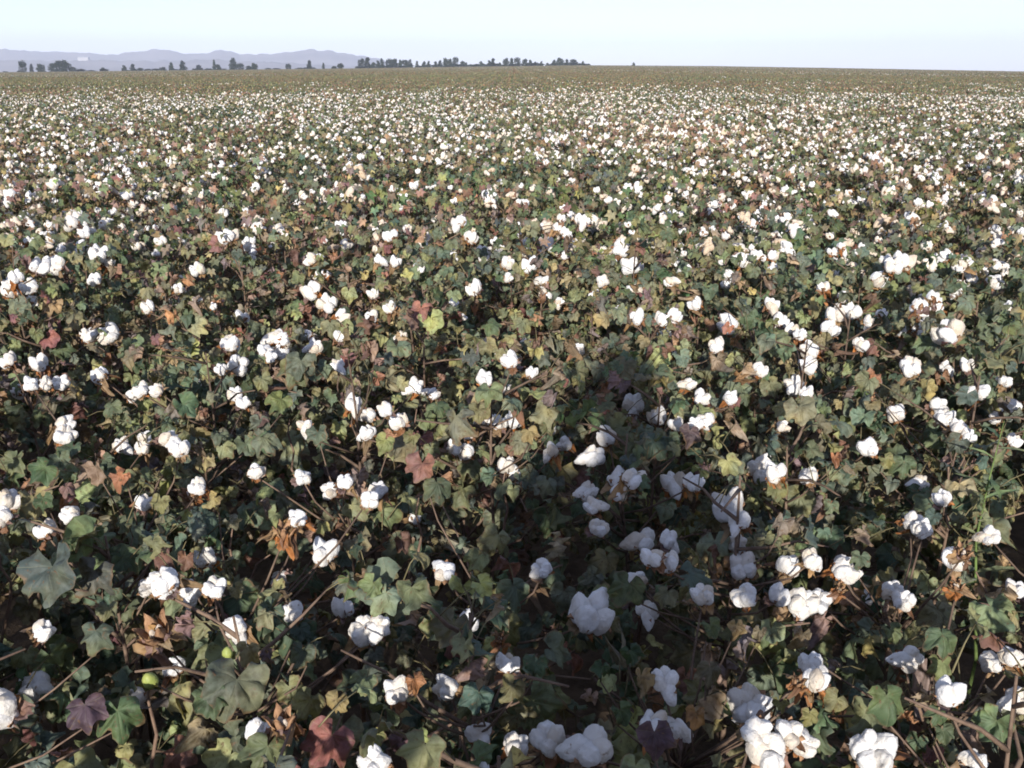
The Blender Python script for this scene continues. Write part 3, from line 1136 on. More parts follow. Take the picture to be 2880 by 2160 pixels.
def box_mesh(name, x0, x1, y0, y1, z0, z1, mat):
    vs = [(x, y, z) for z in (z0, z1) for y in (y0, y1) for x in (x0, x1)]
    fs = [(0, 2, 3, 1), (4, 5, 7, 6), (0, 1, 5, 4), (2, 6, 7, 3), (0, 4, 6, 2), (1, 3, 7, 5)]
    me = bpy.data.meshes.new(name)
    me.from_pydata(vs, [], fs)
    me.materials.append(mat)
    return me


bp = on_depth(271, 168, 3080)
shed = new_obj('building', None, M=Matrix.Translation((bp.x, 2990, 0)))
tag(shed, 'long low pale building far off on the lower slope of the hills', 'building')
zb = (201 - 168) / F_PX * 2990 + 1.6
new_obj('wall', box_mesh('wall', -15, 15, -6, 6, zb - 14, zb + 2.0, M_WHITEWASH), shed)
rf = bpy.data.meshes.new('roof')
rf.from_pydata([(-16, -7, zb + 2.1), (16, -7, zb + 2.1), (16, 7, zb + 2.1), (-16, 7, zb + 2.1), (-16, 0, zb + 4), (16, 0, zb + 4)], [],
               [(0, 1, 5, 4), (2, 3, 4, 5), (0, 4, 3), (1, 2, 5), (0, 3, 2, 1)])
rf.materials.append(M_ROOF)
new_obj('roof', rf, shed)

# ------------------------------------------------------------------ trees along the far edge of the field
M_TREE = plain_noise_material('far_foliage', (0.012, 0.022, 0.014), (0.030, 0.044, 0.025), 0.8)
M_BARK = plain_noise_material('bark', (0.09, 0.07, 0.055), (0.16, 0.13, 0.10), 3)


def crown_mesh(seed, shape):
    """crown of unit height and width made of leaf sprays in clumps"""
    r = random.Random(seed)
    clumps = []
    for k in range(60):
        z = r.uniform(.03, .95)
        if shape == 'column':
            w = .5 * (1 - abs(z - .42) ** 1.6 * 1.9)
        elif shape == 'cone':
            w = .5 * (1.03 - z) ** .8
        else:
            w = .5 * math.sqrt(max(.02, 1 - ((z - .5) / .52) ** 2))
        w = max(.05, w) * r.uniform(.25, 1.0)
        a = r.uniform(0, 6.28)
        clumps.append((Vector((math.cos(a) * w, math.sin(a) * w, z)), r.uniform(.07, .15)))
    mb = MB()
    for c, s in clumps:
        for k in range(30):
            d = Vector((r.gauss(0, 1), r.gauss(0, 1), r.gauss(0, 1))).normalized()
            p = c + Vector((d.x * s, d.y * s, d.z * s * .8)) * r.uniform(.5, 1.1)
            mb.tmpl(LEAF_FAR, basis(d + Vector((r.uniform(-.6, .6), r.uniform(-.6, .6), -.2)), d.orthogonal() + d * r.uniform(-.4, .4), p, r.uniform(.06, .10)), 0)
    return mb.build('crown', [M_TREE], False)


def trunk_mesh(seed):
    r = random.Random(seed)
    mb = MB()
    mb.tube([(0, 0, -.03), (.005, .01, .3), (-.01, 0, .62), (0, .01, .9)], [.028, .02, .014, .005], 6)
    for k in range(6):
        z = r.uniform(.15, .7)
        a = r.uniform(0, 6.28)
        e = Vector((math.cos(a) * .24, math.sin(a) * .24, z + .2))
        mb.tube([(0, 0, z), e * .5 + Vector((0, 0, z * .5 - .02)), e], [.011, .008, .003], 4)
    return mb.build('trunk', [M_BARK])


CROWNS = {s: [crown_mesh(40 + 7 * i + len(s), s) for i in range(3)] for s in ('column', 'cone', 'round')}
TRUNKS = [trunk_mesh(i) for i in range(3)]
LONE = [  # scattered trees before the hills: x, top, width, shape, label
    (65, 168, 17, 'round', 'tall rounded tree standing at the foot of the purple hills beside thin saplings'), (90, 178, 11, 'column', None), (115, 177, 19, 'round', None),
    (177, 168, 36, 'round', 'broadest rounded tree before the hills, twice as wide as the others'), (152, 176, 22, 'round', None), (205, 186, 20, 'round', None), (228, 193, 20, 'round', None), (290, 189, 11, 'round', None),
    (350, 182, 12, 'column', None), (375, 178, 18, 'cone', None), (395, 190, 16, 'round', None), (459, 187, 15, 'round', None), (483, 174, 16, 'cone', None),
    (516, 169, 18, 'column', 'dark columnar tree in front of the middle of the hills'), (560, 180, 14, 'round', None), (604, 166, 9, 'column', None), (614, 180, 13, 'round', None),
    (657, 161, 24, 'cone', 'tallest dark conical tree in front of the hill with a peak'), (676, 176, 18, 'round', None), (700, 184, 16, 'round', None), (716, 175, 14, 'round', None), (811, 178, 13, 'round', None),
    (871, 168, 17, 'cone', 'dark conical tree standing alone below the second hilltop'), (910, 175, 7, 'column', None), (958, 177, 15, 'round', None), (940, 185, 12, 'round', None),
]
LINE = [(1018, 164, 20), (1035, 162, 20), (1051, 176, 14), (1064, 171, 12), (1075, 165, 11), (1096, 166, 18), (1110, 165, 18), (1126, 169, 14), (1140, 169, 18), (1154, 167, 12), (1173, 172, 9), (1194, 173, 11),
        (1206, 172, 9), (1225, 173, 15), (1238, 170, 12), (1254, 163, 15), (1267, 166, 14), (1281, 161, 15), (1301, 171, 14), (1311, 176, 9), (1352, 173, 12), (1376, 170, 12), (1387, 164, 16), (1406, 176, 9),
        (1423, 163, 13), (1439, 164, 18), (1455, 162, 16), (1477, 165, 14), (1491, 169, 14), (1506, 174, 10), (1523, 172, 9), (1539, 177, 11), (1559, 169, 12), (1575, 162, 16), (1594, 167, 16), (1612, 167, 18),
        (1639, 172, 9), (1655, 179, 12)]


def tree(px, top, width, shape, dist, label, group, k, name='tree'):
    ybase = lerp_table(SKYLINE, px) + 2
    base = on_depth(px, ybase, dist)
    gz = terrain(base.x, dist)
    top_z = on_depth(px, top, dist).z
    h = max(1.2, top_z - gz) * (.92 if px < 1000 else 1)
    w = width / F_PX * dist * 1.15
    t = new_obj(name, None, M=Matrix.Translation((base.x, dist, gz - .05)) @ Matrix.Rotation(k * 2.4, 4, 'Z'))
    tag(t, label, name, group)
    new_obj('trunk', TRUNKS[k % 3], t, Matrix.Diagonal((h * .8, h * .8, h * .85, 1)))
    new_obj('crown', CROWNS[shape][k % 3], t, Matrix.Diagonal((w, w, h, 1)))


k = 0
for px, top, width, shape, label in LONE:
    lab = label or {'round': 'small rounded dark tree scattered before the hazy hills', 'column': 'slim columnar sapling scattered before the hazy hills',
                    'cone': 'small pointed dark tree scattered before the hazy hills'}[shape]
    tree(px, top, width, shape, 560 + 70 * ((k * 37) % 10) / 10, lab, 'trees scattered before the hills', k)
    k += 1
for px, top, width in LINE:
    tall = top <= 166
    lab = 'tall dark tree rising above the rest of the dense tree line' if tall else 'low dark tree in the dense tree line on the horizon'
    tree(px, top, width, ('cone' if k % 3 == 0 else 'round') if width > 12 else 'column', 600 + 40 * ((k * 29) % 10) / 10, lab, 'trees of the line on the horizon', k)
    k += 1
tree(1781, 176, 9, 'column', 600, 'tiny lone tree on the bare skyline apart from the tree line', None, k)

for i in range(32):
    px = 1014 + 20.5 * i + rng.uniform(-6, 6)
    tree(px, lerp_table(SKYLINE, px) - rng.uniform(6, 11), rng.uniform(16, 26), 'round', 596 + rng.uniform(0, 30), 'low shrub filling the foot of the dense tree line on the horizon', 'shrubs under the tree line', i, 'shrub')
for i in range(20):
    px = 20 + 48 * i + rng.uniform(-16, 16)
    tree(px, lerp_table(SKYLINE, px) - rng.uniform(3, 8), rng.uniform(12, 30), 'round', 598 + rng.uniform(0, 60), 'low shrub scattered along the field edge before the hills', 'shrubs before the hills', i, 'shrub')

# ------------------------------------------------------------------ planting plan
SP = 0.37
cells = []
for j in range(-12, 95):
    for i in range(-75, 76):
        h = random.Random(i * 7919 + j * 104729 + 5)
        x = (i + h.uniform(-.36, .36)) * SP
        y = .55 + (j + h.uniform(-.36, .36)) * SP
        if abs(x) > .58 * max(y, 0) + 3.2: continue
        if math.hypot(x, y + .3) < .42: continue          # where the photographer stands
        cells.append((x, y, h.random()))


def dryness(x, y):
    return min(.88, max(.10, .38 + .55 * noise.noise(Vector((x / 1.1, y / 1.1, 3.7))) + .35 * noise.noise(Vector((x / 4.5, y / 4.5, 9.1)))))


def richness(x, y):
    return 1.25 * noise.noise(Vector((x / 1.7, y / 1.7, 21.3))) + noise.noise(Vector((x / 6, y / 6, 33.1)))


def in_view(x, y):
    return y > .55 and abs(x) < .53 * y + .38


seen = sorted([c for c in cells if in_view(c[0], c[1])], key=lambda c: math.hypot(c[0], c[1]))
NEAR = seen[:104]
MID = seen[104:300]
chosen = set(NEAR) | set(MID)
REST = [c for c in cells if c not in chosen]

# ---- nearest plants, leaf by leaf
near = []
for x, y, h in NEAR:
    r = random.Random(int(h * 1e9))
    H = r.uniform(.62, .94)
    far = math.hypot(x, y) > 2.9
    nb = (r.randint(0, 3) if far else r.choice((0, 0, 1, 1)))
    S = plant_spec(r, H, dryness(x, y), nb, top_bolls=far, fine=True)
    if not far:
        for b in S['bolls']:
            b['d'] *= .75
    near.append(dict(loc=Vector((x, y, 0)), S=S, H=H, r=r, key=[], dry=dryness(x, y)))


def host(p, prefer_behind=True):
    best, bd = None, 9
    for q in near:
        d = math.hypot(q['loc'].x - p.x, q['loc'].y - p.y)
        if d < bd:
            best, bd = q, d
    return best, bd


def arm(q, p, thick=.003):
    """a side shoot from the stem of plant q to the point p (plant space)"""
    pts, rad = q['S']['stem']
    d = math.hypot(p.x, p.y)
    z = max(.12, min(p.z - .25 * d - .08, q['H'] * .9))
    t = z / (q['H'] * .97)
    k = min(4, int(t * 5))
    a = pts[k].lerp(pts[k + 1], min(1, t * 5 - k))
    m1 = a.lerp(p, .35) + Vector((0, 0, -.01))
    m2 = a.lerp(p, .72) + Vector((q['r'].uniform(-.01, .01), q['r'].uniform(-.01, .01), -.012))
    br = dict(pts=[a, m1, m2, p], rad=[thick, thick * .85, thick * .7, thick * .5], pet=[])
    q['S']['branches'].append(br)
    return br


clear = []          # exposed bolls keep open to the light: centre, radius
for idx, (px, py, w) in enumerate(KEY_BOLLS):
    r = random.Random(900 + idx)
    for z in (r.uniform(.66, .80), .74, .80, .86):
        p, t = on_height(px, py, z)
        d = w / F_PX * t
        q, bd = host(p)
        if bd < .30: break
    if bd > .45: continue
    d = min(max(d, .040), .100)
    lp = p - q['loc']
    ax = Vector((r.uniform(-.5, .5), r.uniform(-.7, .1), r.uniform(.35, 1.0)))
    arm(q, lp - ax.normalized() * d * .22)
    q['S']['bolls'].append(dict(loc=lp - ax.normalized() * d * .12, axis=ax, d=d, kind='open', spin=r.uniform(0, 6)))
    q['key'].append(('boll', px, py, w))
    clear.append((p, d * .6))
for lst, kind in ((KEY_BURS, 'empty'), (KEY_GREEN, 'green')):
    for idx, (px, py, w) in enumerate(lst):
        r = random.Random(700 + idx)
        p, t = on_height(px, py, r.uniform(.74, .84))
        q, bd = host(p)
        if bd > .5: continue
        d = w / F_PX * t
        lp = p - q['loc']
        ax = Vector((r.uniform(-.3, .3), -r.uniform(.1, .6), 1))
        arm(q, lp - ax.normalized() * d * .3)
        q['S']['bolls'].append(dict(loc=lp, axis=ax, d=d, kind=kind, spin=r.uniform(0, 6)))
        q['key'].append((kind, px, py, w))
        clear.append((p, d * .55))
key_leaf_pts = []
for idx, (px, py, w, cname) in enumerate(KEY_LEAVES):
    r = random.Random(500 + idx)
    p, t = on_height(px, py, r.uniform(.74, .82))
    q, bd = host(p)
    if bd > .5: continue
    size = min(.12, w / F_PX * t * .66)
    nrm = (Vector((r.uniform(-.45, .45), -.75, r.uniform(.45, 1.0))))
    tip = Vector((r.uniform(-.6, .6), -.35, -1.0))
    tip = tip - nrm.normalized() * tip.dot(nrm.normalized())
    base = p - q['loc'] - tip.normalized() * size * .42
    br = arm(q, base + Vector((0, .02, -.04)), .0024)
    br['pet'].append((br['pts'][-1], base))
    crisp = cname in ('tan', 'orange', 'brown', 'mauve')
    c = tuple((v * .75 + sum(PAL[cname]) / 12) * r.uniform(.85, 1.1) for v in PAL[cname])
    q['S']['leaves'].append(dict(base=base, tip=tip, nrm=nrm, size=size, col=c, crisp=crisp and size < .09, pick=r.randrange(40), keep=True, cname=cname))
    q['key'].append(('leaf', px, py, w, cname))
    clear.append((p, size * .40))
for (fx, fy), (tx, ty) in KEY_TWIGS:
    a, _ = on_height(fx, fy, .58)
    dep = a.y
    b = on_depth(tx, ty, dep - .02)
    b.z = min(b.z, 1.05)
    q, bd = host(a)
    if bd > .6: continue
    br = dict(pts=[a - q['loc'], a.lerp(b, .35) + Vector((.008, 0, 0)) - q['loc'], a.lerp(b, .7) + Vector((-.006, 0, .004)) - q['loc'], b - q['loc']],
              rad=[.0036, .003, .0024, .0012], pet=[], bare=True)
    pts, rad = q['S']['stem']
    root = pts[1].lerp(br['pts'][0], .0)
    br['pts'] = [root] + br['pts']
    br['rad'] = [.004] + br['rad']
    q['S']['branches'].append(br)

EYE = Vector((0, 0, CAM_H))
SUNW = SUN_DIR.normalized()


def shaded_by(c, rad, p, size):
    """does a leaf at p hang over an exposed boll at c, seen from the sunny side"""
    v = p - c
    for d in ((EYE - c).normalized(), SUNW):
        s = v.dot(d)
        if s > -.01 and (v - d * s).length < rad * .85 + size * .24 and s < 1.0:
            return True
    return False


for q in near:
    keep = []
    for lf in q['S']['leaves']:
        wp = q['loc'] + lf['base'] + lf['tip'].normalized() * lf['size'] * .45
        hit = False
        if not lf.get('keep'):
            for c, rad in clear:
                if abs(c.x - wp.x) < .5 and abs(c.y - wp.y) < .9 and shaded_by(c, rad, wp, lf['size']):
                    hit = True
                    break
        if not hit:
            keep.append(lf)
    gone = {tuple(lf['base']) for lf in q['S']['leaves']} - {tuple(lf['base']) for lf in keep}
    q['S']['leaves'] = keep
    for br in q['S']['branches']:
        br['pet'] = [(a, b) for a, b in br['pet'] if tuple(b) not in gone]

NUM = ['no', 'one', 'two', 'three', 'four', 'five', 'six', 'seven', 'eight', 'nine', 'ten', 'eleven', 'twelve', 'thirteen', 'fourteen', 'fifteen']
SPECIAL = {  # plants the photograph lets one point at, by something they bear
    ('boll', 1661, 1734): 'cotton plant bearing one very large white boll with a broad green leaf beside it',
    ('boll', 2115, 1995): 'cotton plant with a long sunlit white boll hanging above a rounder shaded one',
    ('boll', 1025, 1775): 'cotton plant with a plump double white boll above dark shaded foliage',
    ('leaf', 651, 1972): 'cotton plant carrying the largest lobed grey green leaf, tip pointing down',
    ('empty', 443, 1786): 'cotton plant topped by a large empty orange brown bur',
    ('leaf', 148, 1647): 'cotton plant with a spreading fan of dark blue green leaves',
    ('boll', 2250, 1703): 'cotton plant with a wide row of joined bright white bolls',
    ('boll', 2140, 1325): 'cotton plant with a ragged brilliant white boll shaped like spread wings',
    ('boll', 2050, 1430): 'cotton plant with a stack of white bolls over an orange bur and brown stalk',
    ('leaf', 1181, 1330): 'cotton plant with a reddish leaf on top of a straight bare stalk',
    ('boll', 2458, 2120): 'cotton plant with a big creamy white boll low among dark leaves',
    ('boll', 14, 1994): 'cotton plant with a fat white boll beside a wilting purple leaf',
    ('boll', 1542, 2085): 'cotton plant with three bluish shaded bolls under drooping leaves',
    ('boll', 1808, 1521): 'cotton plant with a chain of bluish white bolls down one side',
    ('boll', 1667, 1286): 'cotton plant with paired bluish bolls in the shadow of a person',
    ('empty', 799, 1503): 'cotton plant with an orange bur just below a white boll',
    ('leaf', 460, 1590): 'cotton plant with hanging dead brown leaves beside a double boll',
    ('empty', 794, 2037): 'cotton plant with a tan and orange bur between red and olive leaves',
}


def tone(d):
    return 'mostly green leaves' if d < .27 else ('mixed green and yellowing leaves' if d < .42 else ('many browning leaves' if d < .58 else 'mostly withered brown leaves'))


WORD = {'green': 'green', 'deep': 'dark green', 'grey': 'grey green', 'teal': 'blue green', 'olive': 'olive', 'lime': 'lime green', 'yellow': 'yellow', 'tan': 'tan',
        'orange': 'orange', 'brown': 'brown', 'red': 'red', 'purple': 'purple', 'mauve': 'mauve'}


def near_label(n, d, tall, leaves):
    size = 'tall ' if tall > .6 else ('low ' if tall < -.6 else '')
    top = max(leaves, key=lambda lf: lf['base'].z)
    return '%scotton plant, %s open boll%s, %s, %s leaf on top' % (size, NUM[min(n, 15)], '' if n == 1 else 's', tone(d), WORD[top['cname']])


def plant_label(n, d, tall):
    size = 'tall ' if tall > .6 else ('low ' if tall < -.6 else '')
    return '%scotton plant with %s open white boll%s and %s' % (size, NUM[min(n, 15)], '' if n == 1 else 's', tone(d))


def make_boll(parent, b, r):
    M = axis_frame(b['axis'], b['loc'], b['d'], b['spin'])
    if b['kind'] == 'empty':
        new_obj('empty_bur', ME_EMPTY[r.randrange(2)], parent, M)
    elif b['kind'] == 'green':
        new_obj('green_boll', ME_GREEN, parent, M)
    else:
        o = new_obj('boll', ME_BUR[r.randrange(6)], parent, M)
        for kk, L in (boll_locks(r, 0, 4, .97, .06) if b['d'] > .070 else boll_locks(r)):
            new_obj('lock', ME_LOCK[kk], o, L)


for q in near:
    S, r = q['S'], q['r']
    n_open = sum(b['kind'] == 'open' for b in S['bolls'])
    label = None
    for kx in q['key']:
        if kx[:3] in SPECIAL and label is None:
            label = SPECIAL.pop(kx[:3])
    root = new_obj('cotton_plant', None, M=Matrix.Translation(q['loc']))
    tag(root, label or near_label(n_open, q['dry'], (q['H'] - .78) / .14, S['leaves']), 'cotton plant', 'cotton plants of the field')
    tint = (r.uniform(.7, 1.25),) * 3
    mb = MB()
    mb.tube(S['stem'][0], S['stem'][1], 7, 0, tint)
    new_obj('stem', mb.build('stem', [M_STEM]), root)
    for br in S['branches']:
        mb = MB()
        branch_mesh(mb, br, (1.3, 1.25, 1.25) if br.get('bare') else tint)
        new_obj('branch', mb.build('branch', [M_STEM]), root)
    for lf in S['leaves']:
        me = ME_DRY[lf['pick'] % 5] if lf['crisp'] else ME_FRESH[lf['pick'] % 8]
        new_obj('leaf', me, root, basis(lf['tip'], lf['nrm'], lf['base'], lf['size']), lf['col'])
    for b in S['bolls']:
        make_boll(root, b, r)

# ---- plants further out: varieties that repeat
def joined(S, r, mb_stem, mb_leaf, off=Vector(), leaves=LEAF_LO, stem_mat=0, leaf_mat=0, every=1, grow=1.0):
    T = Matrix.Translation(off)
    tint = (r.uniform(.75, 1.2),) * 3
    mb_stem.tube([p + off for p in S['stem'][0]], S['stem'][1], 4, stem_mat, tint)
    for br in S['branches']:
        mb_stem.tube([p + off for p in br['pts']], br['rad'], 3, stem_mat, tint)
    for i, lf in enumerate(S['leaves']):
        if i % every: continue
        mb_leaf.tmpl(leaves[lf['pick'] % 3 if not lf['crisp'] else 3], T @ basis(lf['tip'], lf['nrm'], lf['base'], lf['size'] * grow), leaf_mat, lf['col'])


VAR = []            # (dryness, bolls)
for dv in (.14, .34, .50, .72):
    for nb in (1, 3, 6):
        VAR.append((dv, nb))
varieties = []
for vi, (dv, nb) in enumerate(VAR):
    r = random.Random(3000 + vi)
    S = plant_spec(r, r.uniform(.70, .82), dv, nb, fine=True)
    ms, ml = MB(), MB()
    joined(S, r, ms, ml)
    varieties.append(dict(S=S, stem=ms.build('stem', [M_STEM]), foliage=ml.build('foliage', [M_LEAF]), dv=dv, nb=nb))


def variety_for(x, y, h):
    d, q = dryness(x, y), richness(x, y) + (h - .5) * .6
    di = 0 if d < .25 else (1 if d < .42 else (2 if d < .58 else 3))
    q -= .06 * min(1, max(0, (y - 6) / 8))
    bi = 0 if q < -.32 else (1 if q < .12 else 2)
    return di * 3 + bi


for x, y, h in MID:
    v = varieties[variety_for(x, y, h)]
    r = random.Random(int(h * 1e9) + 1)
    s = r.uniform(.88, 1.1)
    root = new_obj('cotton_plant', None, M=Matrix.Translation((x, y, 0)) @ Matrix.Rotation(h * 6.28, 4, 'Z') @ Matrix.Scale(s, 4))
    kept = [b for b in v['S']['bolls'] if r.random() < .85]
    tag(root, plant_label(len(kept), v['dv'], (s - .99) / .09), 'cotton plant', 'cotton plants of the field')
    new_obj('stem', v['stem'], root)
    tag(new_obj('foliage', v['foliage'], root, color=tuple(r.uniform(.85, 1.15) for _ in range(3))), kind='stuff')
    for b in kept:
        M = axis_frame(b['axis'], b['loc'], b['d'] * r.uniform(.75, 1.2), r.uniform(0, 6))
        new_obj('boll', ME_BOLL_MID[r.randrange(8)], root, M)

# ---- the rest of the crop, beyond counting
crop_kinds = bpy.data.collections.new('crop_kinds')     # sources only, not part of the scene


def source(me):
    o = bpy.data.objects.new('cotton_clump', me)
    crop_kinds.objects.link(o)


MATS3 = [M_STEM, M_LEAF, M_FIBRE, M_BUR]
for vi, v in enumerate(varieties):
    r = random.Random(4000 + vi)
    mb = MB()
    joined(v['S'], r, mb, mb, leaf_mat=1)
    for b in v['S']['bolls']:
        whole_boll(r, LOCK_FAR, mb, axis_frame(b['axis'], b['loc'], b['d'], b['spin']), 1, 2, 3)
    source(mb.build('cotton_clump', MATS3))


def patch(seed, size, per_m2, n_leaf, leaf_size, n_boll, boll_d, dv, lock_sub):
    """a square of low crop seen from far away"""
    r = random.Random(seed)
    mb = MB()
    n = int(size * size * per_m2)
    for k in range(n):
        c = Vector((r.uniform(-.5, .5) * size, r.uniform(-.5, .5) * size, 0))
        H = r.uniform(.62, .86)
        mb.tube([c, c + Vector((0, 0, H * .9))], [.006, .003], 3, 0)
        d = min(.9, max(.05, dv + r.uniform(-.2, .2)))
        for i in range(n_leaf):
            a = r.uniform(0, 6.28)
            q = r.uniform(0, .24)
            z = H * (1 - r.random() ** 1.6 * .6)
            out = Vector((math.cos(a), math.sin(a), 0))
            lc, crisp, cname = leaf_colour(r, d)
            mb.tmpl(LEAF_FAR, basis(out * r.uniform(.2, 1) + Vector((0, 0, -r.uniform(.1, .9))), Vector((r.uniform(-.5, .5), r.uniform(-.8, .3), r.uniform(.3, 1))),
                                    c + out * q + Vector((0, 0, z)), leaf_size * r.uniform(.7, 1.3)), 1, lc)
        for i in range(int(r.random() * (2 * n_boll + 1))):
            a = r.uniform(0, 6.28)
            q = r.uniform(0, .24)
            if i % 2 == 0 or r.random() < .4:
                p = c + Vector((math.cos(a) * q, math.sin(a) * q, H * r.uniform(.6, 1.05)))
            else:                                 # next to the last one
                p = p + Vector((r.uniform(-.06, .06), r.uniform(-.06, .06), r.uniform(-.06, .03)))
            D = boll_d * r.uniform(.5, 1.3)
            g = r.random()
            bt = (1, 1, 1) if g < .75 else ((.98, .92, .82) if g < .92 else (.82, .72, .6))
            T = (ICO[1][0] * np.array([.5, .5, .42]), ICO[1][1])
            if lock_sub:
                T = LOCK_FAR[r.randrange(4)]
                mb.tmpl(T, Matrix.Translation(p) @ Matrix.Rotation(r.uniform(0, 6), 4, 'Z') @ Matrix.Diagonal((D * .45, D * .45, D * .34, 1)), 2, bt)
            else:
                mb.tmpl(OCT, Matrix.Translation(p) @ Matrix.Scale(D * .5, 4), 2, bt)
    source(mb.build('cotton_clump', MATS3))


OCT = (np.array([(1, 0, 0), (0, 1, 0), (-1, 0, 0), (0, -1, 0), (0, 0, .8), (0, 0, -.8)], float),
       np.array([(0, 1, 4), (1, 2, 4), (2, 3, 4), (3, 0, 4), (1, 0, 5), (2, 1, 5), (3, 2, 5), (0, 3, 5)]))
P1, P2 = 1.6, 8.0
n0 = len(varieties)
LOD1 = [(.25, .2), (.25, 2.0), (.5, .2), (.5, 2.0), (.75, .15), (.75, 1.6)]
for i, (dv, nb) in enumerate(LOD1):
    patch(5000 + i, P1 * 1.06, 7, 44, .068, nb, .064, dv, True)
n1 = n0 + len(LOD1)
LOD2 = [(.45, .5), (.7, .35), (.75, 0), (.5, .9)]
for i, (dv, nb) in enumerate(LOD2):
    patch(6000 + i, P2 * 1.04, 6, 10, .16, nb, .066, dv, False)

pts, kinds, rots, scl = [], [], [], []
for x, y, h in REST:
    if y > 34.2: continue
    pts.append((x, y, terrain(x, y)))
    kinds.append(variety_for(x, y, h))
    rots.append(h * 6.28)
    scl.append(.88 + .22 * ((h * 97) % 1))
y = 34.2 + P1 / 2
Y1 = 34.2 + P1 * 60
Y0 = max(c[1] for c in cells) - .3
y = Y0 + P1 / 2
while y < Y1:
    x = -int((.58 * y + 4) / P1) * P1
    while x < .58 * y + 4:
        h = random.Random(int(x * 131 + y * 7177)).random()
        d, q = dryness(x, y) + .35 * noise.noise(Vector((x / 15, y / 25, 4.4))), richness(x / 2, y / 2) + (h - .5) * .6 - 1.1 * min(1.2, max(0, (y - 42 - .25 * x) / 45))
        di = 0 if d < .3 else (1 if d < .52 else 2)
        pts.append((x + (h - .5) * .4, y, terrain(x, y)))
        kinds.append(n0 + di * 2 + (1 if q > -.02 else 0))
        rots.append(int(h * 4) * math.pi / 2)
        scl.append(1.0)
        x += P1
    y += P1
Y1 = y - P1 / 2
y = Y1 + P2 / 2
while y < 600:
    x = -int((.60 * y + 10) / P2) * P2
    while x < .60 * y + 10:
        h = random.Random(int(x * 131 + y * 7177)).random()
        q = noise.noise(Vector((x / 60, y / 90, 1.4))) + (h - .5) * .5
        pts.append((x, y, terrain(x, y)))
        q += .25 * x / y - .15
        kinds.append(n1 + (2 if q < -.05 else (1 if q < .2 else (0 if q < .5 else 3))))
        rots.append(int(h * 4) * math.pi / 2)
        scl.append(1.0)
        x += P2
    y += P2

me = bpy.data.meshes.new('cotton_crop')
me.from_pydata(pts, [], [])
me.attributes.new('kind_index', 'INT', 'POINT').data.foreach_set('value', np.array(kinds, np.int32))
me.attributes.new('turn', 'FLOAT', 'POINT').data.foreach_set('value', np.array(rots, np.float32))
me.attributes.new('grow', 'FLOAT', 'POINT').data.foreach_set('value', np.array(scl, np.float32))
crop = new_obj('cotton_crop', me)
tag(crop, 'unbroken mass of cotton plants stretching away to the tree line', 'cotton crop', kind='stuff')
ng = bpy.data.node_groups.new('crop_scatter', 'GeometryNodeTree')
ng.interface.new_socket('Geometry', in_out='INPUT', socket_type='NodeSocketGeometry')
ng.interface.new_socket('Geometry', in_out='OUTPUT', socket_type='NodeSocketGeometry')
gi, go = ng.nodes.new('NodeGroupInput'), ng.nodes.new('NodeGroupOutput')
ci = ng.nodes.new('GeometryNodeCollectionInfo')
ci.inputs['Collection'].default_value = crop_kinds
ci.inputs['Separate Children'].default_value = True
ci.inputs['Reset Children'].default_value = True
iop = ng.nodes.new('GeometryNodeInstanceOnPoints')
iop.inputs['Pick Instance'].default_value = True


def named(name, t):
    n = ng.nodes.new('GeometryNodeInputNamedAttribute')
    n.data_type = t
    n.inputs['Name'].default_value = name
    return n.outputs['Attribute']


cx = ng.nodes.new('ShaderNodeCombineXYZ')
ng.links.new(named('turn', 'FLOAT'), cx.inputs['Z'])
ng.links.new(gi.outputs[0], iop.inputs['Points'])
ng.links.new(ci.outputs[0], iop.inputs['Instance'])
ng.links.new(named('kind_index', 'INT'), iop.inputs['Instance Index'])
ng.links.new(cx.outputs[0], iop.inputs['Rotation'])
ng.links.new(named('grow', 'FLOAT'), iop.inputs['Scale'])
ng.links.new(iop.outputs[0], go.inputs[0])
mod = crop.modifiers.new('scatter', 'NODES')
mod.node_group = ng

# ------------------------------------------------------------------ the weed among the cotton on the right
wp, wt = on_height(2775, 1490, .62)
weed = new_obj('weed', None, M=Matrix.Translation((wp.x, wp.y, 0)) @ Matrix.Scale(.92, 4))
tag(weed, 'feathery pale green weed standing taller than the cotton around it', 'weed')
r = random.Random(77)
mb = MB()
spine = [Vector((.02 * math.sin(i), .015 * math.cos(i * 1.7), .16 * i)) for i in range(7)]
mb.tube(spine, [.005, .005, .0045, .004, .003, .002, .001], 6, 0, (.8, 1.7, .7))
new_obj('stem', mb.build('stem', [M_STEM]), weed)


def blade_mesh():
    vs, fs, ve = [], [], []
    for i in range(7):
        t = i / 6
        w = .085 * math.sin(math.pi * min(1, t * .9 + .08)) * (1.3 if i % 2 else .75)
        for s in (-1, 0, 1):
            vs.append((s * w, t, -.35 * t * t + .03 * abs(s)))
            ve.append(1 if s == 0 else 0)
    for i in range(6):
        for s in (0, 1):
            a = i * 3 + s
            fs += [(a, a + 1, a + 4), (a, a + 4, a + 3)]
    mb = MB()
    mb.add(vs, fs, 0, (1, 1, 1), ve)
    return mb.build('blade', [M_LEAF])


ME_BLADE = blade_mesh()
for i in range(20):
    z = .42 + .026 * i
    a = i * 2.4
    kk = min(5, int(z / .16))
    b = spine[kk].lerp(spine[kk + 1], z / .16 - kk)
    new_obj('leaf', ME_BLADE, weed, basis(Vector((math.cos(a), math.sin(a), r.uniform(.1, .9))), Vector((0, -.3, 1)), b, r.uniform(.07, .14) * (1.1 - .6 * i / 20)),
            (.14 * r.uniform(.8, 1.2), .18, .095))

